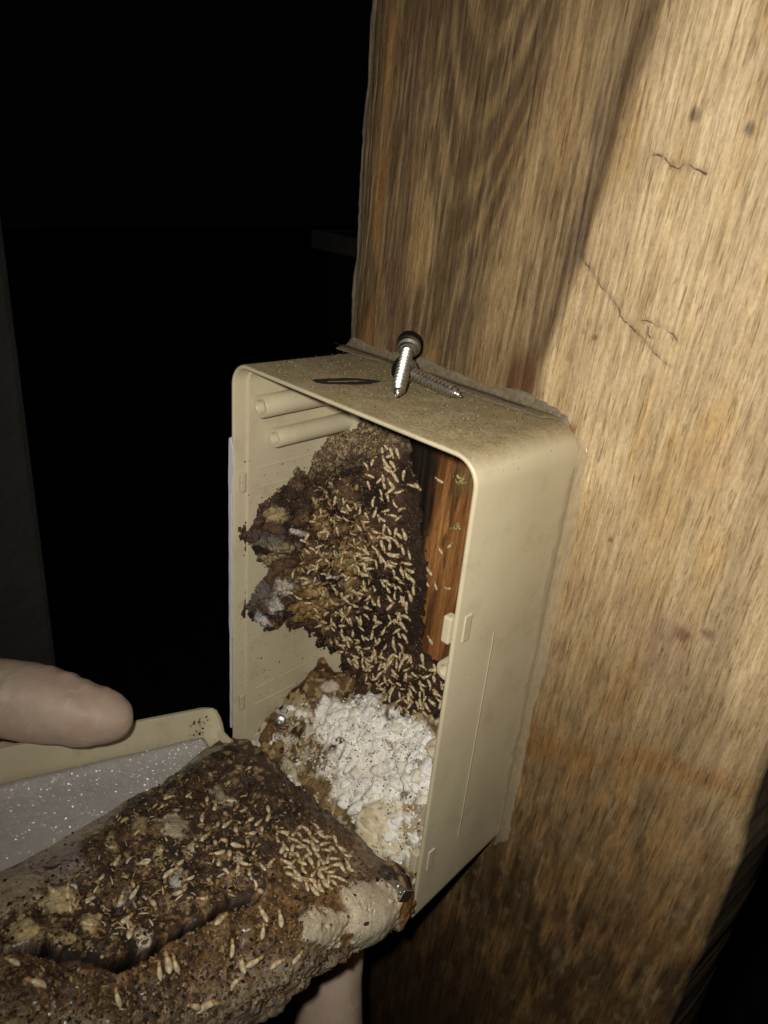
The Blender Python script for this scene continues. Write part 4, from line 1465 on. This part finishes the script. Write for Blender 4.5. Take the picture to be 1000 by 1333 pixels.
GA = 'termites in a column up the right edge of the mud inside the box'
LA = 'pale termite in the column up the right edge of the dark mud'
GA2 = 'termites among the chewed tan carton inside the box'
LA2 = 'pale termite half buried in the chewed tan carton on the back of the box'
GA3 = 'termites in the swarm just above the white bait powder'
LA3 = 'pale termite in the swarm just above the white bait powder'
GA4 = 'termites crowded on the lower half of the mud inside the box'
LA4 = 'pale termite in the crowd on the lower half of the mud in the box'
for (x, y, a) in [(505, 583, 60), (510, 590, 70), (497, 585, 80), (500, 600, 65), (519, 590, 75), (512, 606, 60), (505, 612, 40), (498, 620, 80), (516, 620, 70), (509, 628, 60), (527, 618, 100), (537, 631, 25), (546, 634, 35), (508, 640, 140), (520, 640, 160), (514, 656, 60), (524, 662, 150), (503, 665, 165),
                  (498, 676, 30), (515, 693, 100), (527, 695, 70), (519, 674, 140), (507, 690, 60), (512, 722, 20), (526, 715, 80), (534, 722, 80), (530, 732, 20), (523, 742, 80), (531, 748, 60), (538, 752, 60), (536, 742, 20), (541, 766, 85), (535, 775, 80), (523, 782, 80), (531, 790, 85), (520, 800, 70),
                  (530, 803, 30), (526, 815, 60), (529, 830, 55), (512, 808, 60), (531, 855, 150), (504, 700, 45), (497, 710, 80), (507, 735, 60), (513, 745, 80), (516, 765, 70), (508, 780, 60)]:
    termite(x, y, a + (180 if random.random() < .4 else 0), LA, GA)
scatter([(478, 690), (515, 690), (528, 760), (528, 860), (500, 870), (455, 865), (430, 835), (440, 790), (470, 760)], 42, 9, 65, 35, LA4, GA4, 0.0047)
scatter([(478, 600), (512, 590), (528, 760), (530, 860), (500, 870), (455, 865), (430, 835), (440, 790), (470, 700)], 95, 6.5, 65, 40, '', '', 0.0044, ['mud'], True)
scatter([(410, 660), (470, 650), (480, 760), (440, 800), (390, 810), (385, 770)], 14, 14, 40, 60, LA2, GA2, 0.0042)
scatter([(400, 650), (470, 650), (480, 760), (440, 820), (390, 810), (375, 770)], 50, 7, 40, 60, '', '', 0.0040, ['mud'], True)
scatter([(470, 855), (548, 850), (584, 885), (575, 915), (540, 925), (490, 895)], 34, 10, 60, 45, LA3, GA3, 0.0047)
scatter([(455, 850), (548, 850), (586, 885), (578, 925), (540, 940), (480, 895)], 50, 6.5, 60, 45, '', '', 0.0044, ['mud', 'heap'], True)
GB = 'termites on the bare timber inside the box'
LB = 'pale termite alone on the bare orange-brown timber inside the box'
for (x, y, a) in [(573, 624, 40), (575, 715, 65), (587, 709, 130), (560, 743, 45), (557, 757, 60), (569, 762, 65), (584, 765, 15), (562, 832, 70)]:
    termite(x, y, a, LB, GB, 0.0048, ['post', 'mud'])
GC = 'termites on the white bait powder'
LC = 'tan termite lying on the white bait powder in the box'
for (x, y, a) in [(452, 966, 40), (505, 967, 60), (484, 981, 170), (455, 987, 175), (485, 1000, 140), (434, 998, 20), (438, 1010, 40), (455, 1004, 95), (425, 985, 10), (420, 960, 60), (468, 945, 20), (400, 967, 130), (388, 975, 70), (372, 975, 100), (376, 992, 80), (395, 992, 30), (410, 975, 120), (360, 965, 60)]:
    termite(x, y, a, LC, GC, 0.0042, ['heap', 'mud'])
GD = 'termites packed together on the right end of the mud mass'
LD = 'cream termite in the packed crowd at the right end of the mud mass'
GD2 = 'termites in the middle of the mud mass on the lid'
LD2 = 'cream termite in the loose crowd in the middle of the mud mass on the lid'
GD3 = 'termites on the upper edge of the mud mass on the lid'
LD3 = 'cream termite near the upper edge of the mud mass by the foam sheet'
GD4 = 'termites on the left part of the mud mass above the crack'
LD4 = 'cream termite among white scraps on the left of the mud mass above the crack'
scatter([(372, 1085), (410, 1075), (440, 1100), (458, 1120), (450, 1150), (410, 1165), (385, 1160), (368, 1120)], 66, 7.6, 40, 50, LD, GD, 0.0046, ['mass'])
scatter([(270, 1040), (330, 1040), (375, 1080), (368, 1130), (330, 1150), (280, 1130), (255, 1080)], 31, 11, 150, 45, LD2, GD2, 0.0048, ['mass'])
scatter([(150, 1020), (290, 985), (330, 1000), (300, 1040), (200, 1060)], 8, 16, 150, 60, LD3, GD3, 0.0044, ['mass'])
scatter([(60, 1160), (180, 1110), (260, 1120), (280, 1170), (180, 1225), (90, 1215)], 18, 14, 120, 60, LD4, GD4, 0.0046, ['mass'])
GE = 'termites on the side of the mud heaped on the open lid'
LE = 'termite on the orange-brown side of the mud mass below the crack'
for (x, y, a) in [(335, 1160, 20), (342, 1192, 60), (364, 1197, 80), (288, 1200, 130), (300, 1235, 95), (330, 1250, 140), (360, 1253, 150), (315, 1255, 80), (305, 1280, 130), (340, 1212, 100), (268, 1305, 150), (218, 1255, 80), (226, 1256, 70), (270, 1308, 160), (250, 1308, 10), (45, 1281, 20), (15, 1254, 20), (205, 1265, 80), (385, 1245, 130), (150, 1300, 70)]:
    termite(x, y, a, LE, GE, 0.0052, ['mass'])
V_, F_, M_i, C_i, nb = [], [], [], [], 0
TMD = {}
for me_ in TM:
    co = np.zeros(len(me_.vertices) * 3); me_.vertices.foreach_get('co', co)
    gc = np.zeros(len(me_.vertices) * 4); me_.color_attributes['Col'].data.foreach_get('color', gc)
    TMD[me_.name] = (gc.reshape(-1, 4)[:, :3], co.reshape(-1, 3), np.array([tuple(p.vertices) for p in me_.polygons]), np.array([p.material_index for p in me_.polygons]))
for me_, mw in SWARM:
    gc, co, fa, mi_ = TMD[me_.name]
    C_i.append(gc)
    mm_ = np.array(mw)
    V_.append(co @ mm_[:3, :3].T + mm_[:3, 3]); F_.append(fa + nb); M_i.append(mi_); nb += len(co)
o = mesh_np('termite_swarm', np.vstack(V_), np.vstack(F_), [M_head, M_body], None, np.vstack(C_i), True, np.concatenate(M_i))
tag(o, 'countless small pale termites crowding between the others on the mud inside the box', 'termites', kind='stuff')
print('termites', TCOUNT, len(SWARM))

# ------------------------------------------------------------------ crumbs, flakes and grit (too many to count)
OCT = np.array([[1, 0, 0], [-1, 0, 0], [0, 1, 0], [0, -1, 0], [0, 0, 1], [0, 0, -1]], float)
OCF = np.array([[0, 2, 4], [2, 1, 4], [1, 3, 4], [3, 0, 4], [2, 0, 5], [1, 2, 5], [3, 1, 5], [0, 3, 5]])


def crumbs(name, parent, pts, cols, rmin, rmax, mat):
    V, F, C_ = [], [], []
    for i, p in enumerate(pts):
        r = rmin + (rmax - rmin) * random.random() ** 2.5
        v = OCT * RNG.uniform(0.6, 1.3, (6, 3)) + RNG.uniform(-0.35, 0.35, (6, 3))
        V.append(np.array(p) + v * r); F.append(OCF + 6 * i)
        C_.append(np.tile(cols[i % len(cols)] * random.uniform(0.7, 1.25), (6, 1)))
    o = mesh_np(name, np.vstack(V), np.vstack(F), mat, parent, np.vstack(C_), smooth=False)
    o['kind'] = 'stuff'
    return o


PALE = [(482, 1195, 46), (425, 1210, 32), (225, 1078, 18), (80, 1172, 18), (118, 1198, 16), (32, 1212, 18), (397, 757, 13), (362, 760, 12), (350, 785, 13), (340, 806, 10), (355, 668, 12)]


def spots(poly, n, targets, lift=0.0001):
    P_ = np.array(poly, float); lo_, hi_ = P_.min(0), P_.max(0)
    out = []
    t = 0
    while len(out) < n and t < n * 8:
        t += 1
        q = np.array([random.uniform(lo_[0], hi_[0]), random.uniform(lo_[1], hi_[1])])
        if not inpoly(q[None], P_)[0]: continue
        if any(np.hypot(q[0] - a_, q[1] - b_) < c_ for a_, b_, c_ in PALE) and random.random() < 0.9: continue
        if abs(segdist(q[None], CRACK)[0]) < 9 and 'mass' in targets: continue
        if 'mass' in targets and q[1] < 1030 + (150 - q[0]) * 0.75 + 45 and q[0] < 160 and random.random() < 0.85: continue
        h = cast(q[0], q[1])
        if h and h[3] in targets:
            out.append(np.array(h[0] + h[1] * lift))
    return out


brown = [lin(74, 54, 38), lin(54, 39, 27), lin(104, 80, 56), lin(40, 28, 20), lin(130, 104, 72)]
grit = [lin(128, 108, 78), lin(170, 150, 116), lin(84, 66, 46), lin(108, 90, 64)]
tans_ = [lin(190, 172, 134), lin(150, 124, 84)]
whites = [lin(243, 239, 230), lin(232, 225, 208), lin(246, 243, 236)]
muddy = [(322, 640), (470, 545), (545, 570), (550, 860), (585, 900), (575, 950), (450, 900), (440, 860), (330, 830), (315, 700)]
crumbs('mud_crumb', mud, spots(muddy, 6500, ['mud']), brown, 0.00015, 0.00055, M_crumb)
crumbs('gritty_crust', mud, spots([(395, 600), (430, 560), (470, 545), (528, 565), (500, 590), (440, 595), (405, 625)], 1500, ['mud'], 0.0002), grit, 0.0002, 0.00045, M_crumb)
crumbs('mud_crumb', stn, spots([(318, 600), (400, 560), (440, 870), (335, 960), (308, 880), (312, 640)], 150, ['shell'], 0.0001), brown, 0.00012, 0.0004, M_crumb)
crumbs('white_crumb', heap, spots([(408, 928), (470, 900), (560, 950), (575, 1110), (520, 1130), (480, 1110), (440, 1040), (400, 990)], 900, ['heap'], 0.00005), whites, 0.0002, 0.0010, M_bait)
bm = bmesh.new(); bmesh.ops.create_icosphere(bm, subdivisions=3, radius=1.0)
ICV = np.array([v.co[:] for v in bm.verts]); ICF = np.array([[v.index for v in f.verts] for f in bm.faces]); bm.free()


def clods(name, parent, pts, cols, rmin, rmax, mat):
    V, F, C_ = [], [], []
    for i, p in enumerate(pts):
        rr_ = rmin + (rmax - rmin) * random.random() ** 2.2
        q = ICV * RNG.uniform(0.75, 1.25, 3)
        q = q * (1 + 1.3 * (fbm(ICV * 1.4 + i * 3.7, 3, 201) - .5) + 0.3 * (fbm(ICV * 4 + i * 1.3, 2, 202) - .5))[:, None]
        q[:, 2] *= 0.75
        V.append(np.array(p) + q * rr_); F.append(ICF + len(ICV) * i)
        cc = np.tile(cols[i % len(cols)], (len(ICV), 1))
        C_.append(mix(cc, lin(150, 132, 104), sst(0.62, 0.72, fbm(ICV * 3 + i, 3, 203)) * 0.5))
    o = mesh_np(name, np.vstack(V), np.vstack(F), mat, parent, np.vstack(C_))
    o['kind'] = 'stuff'
    return o


clods('bait_clump', heap, spots([(412, 925), (470, 903), (500, 920), (560, 955), (570, 1060), (545, 1110), (520, 1125), (480, 1110), (440, 1030), (405, 990)], 190, ['heap'], -0.0014), whites, 0.0008, 0.0036, M_bait)
clods('bait_clump', heap, spots([(345, 990), (365, 925), (430, 890), (410, 930), (400, 1000), (440, 1050), (470, 1110)], 45, ['heap'], -0.0003), whites + tans_, 0.0006, 0.0020, M_bait)
crumbs('mud_crumb', heap, spots([(340, 985), (360, 920), (440, 880), (575, 930), (575, 1110), (510, 1150)], 1200, ['heap'], 0.0002), brown + grit, 0.00015, 0.0005, M_crumb)
massp = [(150, 1030), (290, 980), (335, 990), (430, 1075), (520, 1160), (525, 1200), (440, 1270), (290, 1330), (0, 1333), (0, 1150)]
crumbs('mud_crumb', mass, spots(massp, 7500, ['mass'], 0.0001), brown + brown + grit, 0.00018, 0.0008, M_crumb)
crumbs('mud_crumb', lid, [lidp(0.0022 + 0.001 * random.random(), 0.003 + 0.010 * random.random() ** 2, 0.001 + 0.012 * random.random()) for _ in range(110)], brown, 0.0002, 0.0007, M_crumb)
crumbs('grit', stn, [(random.uniform(0.0095, W - 0.014), -D + 0.002 + (D - 0.004) * random.random() ** 0.8, 0.0) for _ in range(1700)], [lin(150, 132, 96), lin(110, 92, 62), lin(180, 164, 128), lin(70, 54, 36)], 0.00008, 0.00024, M_crumb)


def flakes(name, parent, pts, cols, lmin, lmax, mat):
    """curled chewed scraps"""
    V, F, C_ = [], [], []
    for i, (p, nr) in enumerate(pts):
        nr = Vector(nr).normalized()
        t = nr.orthogonal().normalized()
        t = Matrix.Rotation(random.uniform(0, 6.28), 3, nr) @ t
        b = nr.cross(t)
        L_ = random.uniform(lmin, lmax); w_ = L_ * random.uniform(0.22, 0.5); cu = random.uniform(0.2, 0.9)
        lean = random.uniform(-0.9, 0.9)
        base = i * 10
        for k in range(5):
            f = k / 4 - 0.5
            for s_ in (-0.5, 0.5):
                ww_ = w_ * s_ * (1 - 1.6 * f * f) * random.uniform(0.7, 1.2)
                q = Vector(p) + t * (f * L_) + b * (ww_ * math.cos(lean)) + nr * (0.0003 + L_ * cu * (0.25 - f * f) * 0.8 + abs(ww_) * 0 + ww_ * math.sin(lean))
                V.append(tuple(q))
        for k in range(4):
            F.append((base + 2 * k, base + 2 * k + 1, base + 2 * k + 3, base + 2 * k + 2))
        C_.append(np.tile(cols[i % len(cols)] * random.uniform(0.75, 1.2), (10, 1)))
    o = mesh_np(name, np.array(V), np.array(F), mat, parent, np.vstack(C_))
    s_ = o.modifiers.new('t', 'SOLIDIFY'); s_.thickness = 0.00018
    o['kind'] = 'stuff'
    return o


def spotn(poly, n, targets):
    P_ = np.array(poly, float); lo_, hi_ = P_.min(0), P_.max(0)
    out = []; t = 0
    while len(out) < n and t < n * 8:
        t += 1
        q = np.array([random.uniform(lo_[0], hi_[0]), random.uniform(lo_[1], hi_[1])])
        if not inpoly(q[None], P_)[0]: continue
        h = cast(q[0], q[1])
        if h and h[3] in targets: out.append((h[0], h[1]))
    return out


tans = [lin(164, 140, 98), lin(138, 110, 68), lin(180, 158, 116), lin(112, 86, 54)]
flakes('carton_scrap', mud, spotn([(410, 640), (440, 610), (470, 640), (490, 700), (480, 790), (430, 820), (385, 800), (380, 760), (400, 700)], 420, ['mud']), tans, 0.0012, 0.0034, M_flake)
flakes('carton_scrap', mud, spotn([(440, 830), (530, 850), (575, 900), (540, 930), (470, 890), (440, 870)], 90, ['mud']), tans, 0.001, 0.0026, M_flake)
flakes('carton_scrap', heap, spotn([(345, 980), (370, 930), (420, 960), (425, 1000), (400, 1020)], 90, ['heap', 'mud']), tans, 0.001, 0.003, M_flake)
flakes('carton_scrap', mass, spotn([(60, 1180), (150, 1060), (290, 1000), (380, 1080), (340, 1150), (150, 1240)], 200, ['mass']), tans + [lin(196, 184, 164)], 0.001, 0.003, M_flake)
flakes('carton_scrap', mass, spotn([(0, 1265), (150, 1270), (340, 1170), (400, 1180), (380, 1290), (200, 1333), (0, 1333)], 150, ['mass']), [lin(138, 106, 64), lin(104, 76, 46), lin(160, 130, 86)], 0.0007, 0.0020, M_flake)
# yellow-green scraps stuck on the bare timber in the box
for (x, y) in ((592, 684), (600, 625)):
    pts = spotn([(x - 9, y - 5), (x + 9, y - 5), (x + 9, y + 5), (x - 9, y + 5)], 14, ['post'])
    if pts:
        flakes('carton_scrap', mud, pts, [lin(176, 160, 96), lin(150, 136, 84)], 0.0012, 0.0026, M_flake)
# ------------------------------------------------------------------ small metal parts in the box
ms = empty('machine_screw', (0, 0, 0))
h = cast(366, 937)
tag(ms, 'tiny shiny screw poking out of the dirt at the lower left inside the box', 'screw')
ms.location = h[0]
bm = bmesh.new()
lathe(bm, (0, 0, 0), (0.5, -0.6, 0.4), [(-0.002, 0.0012), (0.0018, 0.0012), (0.0018, 0.0024), (0.0022, 0.0027), (0.0032, 0.0025), (0.0036, 0.0018), (0.0036, 0.0007), (0.0026, 0.0006), (0.0026, 0)], 18)
bm_obj('pan_head', bm, M_steel, ms, True).modifiers.new('e', 'EDGE_SPLIT').split_angle = math.radians(40)
hc = cast(524, 1160)
pc = CAM + (hc[0] - Vector(CAM)).length * 0.985 * ray(525, 1160) / np.linalg.norm(ray(525, 1160))
cl = empty('metal_hinge_clip', pc)
tag(cl, 'small bent steel clip between box and lid at the lower right corner', 'clip')
rt = Matrix.Rotation(math.radians(-38), 3, 'X')
bm = bmesh.new()
box_bm(bm, (-0.0022, 0, 0), (0.0060, 0.0060, 0.0006), 0.0002, rt)
bm_obj('plate', bm, M_steel, cl)
bm = bmesh.new()
box_bm(bm, (0.0012, 0, -0.0012), (0.0006, 0.0060, 0.0040), 0.0002, rt)
bm_obj('bent_flange', bm, M_steel, cl)
bm = bmesh.new()
lathe(bm, rt @ Vector((-0.0026, 0.0003, 0.0002)), rt @ Vector((0, 0, 1)), [(0, 0.0011), (0.0004, 0.0011), (0.0007, 0.0008), (0.0007, 0)], 14)
bm_obj('rivet', bm, M_steel, cl)

# ------------------------------------------------------------------ gloved hands
def skin_hand(name, chain_pts, edges, radii, wrinkle, label, root_i=0):
    me = bpy.data.meshes.new(name)
    me.from_pydata([tuple(p) for p in chain_pts], edges, [])
    o = bpy.data.objects.new(name, me)
    COL.objects.link(o)
    o.modifiers.new('skin', 'SKIN')
    sv = me.skin_vertices[0].data
    for i, r in enumerate(radii):
        sv[i].radius = (r, r) if not isinstance(r, tuple) else r
        sv[i].use_root = i == root_i
    ss = o.modifiers.new('sub', 'SUBSURF'); ss.levels = ss.render_levels = 4
    dg = bpy.context.evaluated_depsgraph_get()
    ev = o.evaluated_get(dg)
    m2 = bpy.data.meshes.new_from_object(ev)
    o.modifiers.clear()
    o.data = m2
    n_ = len(m2.vertices)
    co = np.zeros(n_ * 3); m2.vertices.foreach_get('co', co); co = co.reshape(-1, 3)
    no = np.zeros(n_ * 3); m2.vertices.foreach_get('normal', no); no = no.reshape(-1, 3)
    co = co + no * wrinkle(co)[:, None]
    m2.vertices.foreach_set('co', co.ravel())
    m2.materials.clear(); m2.materials.append(M_glove)
    m2.polygons.foreach_set('use_smooth', [True] * len(m2.polygons))
    m2.update()
    tag(o, label, 'hand')
    return o


# first hand: thumb over the left wall of the lid, four fingers beneath it
def at_depth(px, py, t):
    return CAM + t * ray(px, py)


tt = [at_depth(-95, 908, .262), at_depth(-30, 905, .262), at_depth(35, 910, .262), at_depth(116, 930, .264), at_depth(177, 945, .268)]
palm = at_depth(-190, 985, .27)
wrist = at_depth(-420, 1080, .29)
pts = [wrist, palm, tt[0], tt[1], tt[2], tt[3], tt[4]]
edges = [(0, 1), (1, 2), (2, 3), (3, 4), (4, 5), (5, 6)]
radii = [0.026, 0.024, 0.0150, 0.0146, 0.0140, 0.0118, 0.0074]
for k in range(4):
    v0 = 0.128 - 0.022 * k
    base = len(pts)
    q = [lidp(-0.022, v0, -0.006), lidp(-0.008, v0 - 0.002, -0.018), lidp(0.018, v0 - 0.003, -0.0145), lidp(0.036 + 0.006 * (k in (1, 2)), v0 - 0.004, -0.0125)]
    pts += q
    edges += [(1, base), (base, base + 1), (base + 1, base + 2), (base + 2, base + 3)]
    radii += [0.0105, 0.0098, 0.0092, 0.0078]


def wr1(co):
    a = (co - tt[2]) @ ((tt[4] - tt[1]) / np.linalg.norm(tt[4] - tt[1]))
    w = 0.00028 * np.sin(a * 820 + 7 * fbm(co * 110, 2, 161)) * sst(0.42, 0.6, fbm(co * 70, 3, 162))
    # ridge of gathered latex near the first joint
    for a0_, h_ in ((-0.006, 0.0012), (-0.0105, 0.0008), (0.0255, 0.0005)):
        w = w + h_ * np.exp(-((a - a0_ + 0.009 * (fbm(co * 75, 3, 165 + int(h_ * 1e5)) - .5)) / 0.0010) ** 2) * sst(0.35, 0.6, fbm(co * 60, 2, 166 + int(h_ * 1e5)))
    return w + 0.0024 * (fbm(co * 90, 3, 163) - 0.5)


skin_hand('gloved_hand', pts, edges, radii, wr1, 'hand in a milky latex glove pressing the rim of the lid with its thumb', 1)
# second hand: one finger propping the lid from below
f0 = at_depth(428, 1500, .30)
tip = at_depth(440, 1200, .305); mid = at_depth(428, 1300, .302)
pal = at_depth(400, 1680, .30); wr = at_depth(380, 2000, .30)
pts = [wr, pal, f0, mid, tip]
edges = [(0, 1), (1, 2), (2, 3), (3, 4)]
radii = [0.027, 0.032, 0.0165, 0.0142, 0.0118]
for k, ox in enumerate((-95, -190, -270)):
    b = len(pts)
    pts += [at_depth(420 + ox, 1540 + 12 * k, .30), at_depth(425 + ox, 1470 + 14 * k, .275), at_depth(430 + ox, 1550 + 10 * k, .258)]
    edges += [(1, b), (b, b + 1), (b + 1, b + 2)]
    radii += [0.011, 0.0098, 0.0085]
b = len(pts)
pts += [at_depth(520, 1660, .28), at_depth(530, 1580, .262), at_depth(500, 1520, .25)]
edges += [(1, b), (b, b + 1), (b + 1, b + 2)]
radii += [0.0135, 0.0115, 0.0095]
skin_hand('gloved_hand', pts, edges, radii, lambda co: 0.0012 * (fbm(co * 110, 3, 171) - .5), 'gloved finger reaching up beneath the mud mass to prop the lid', 1)
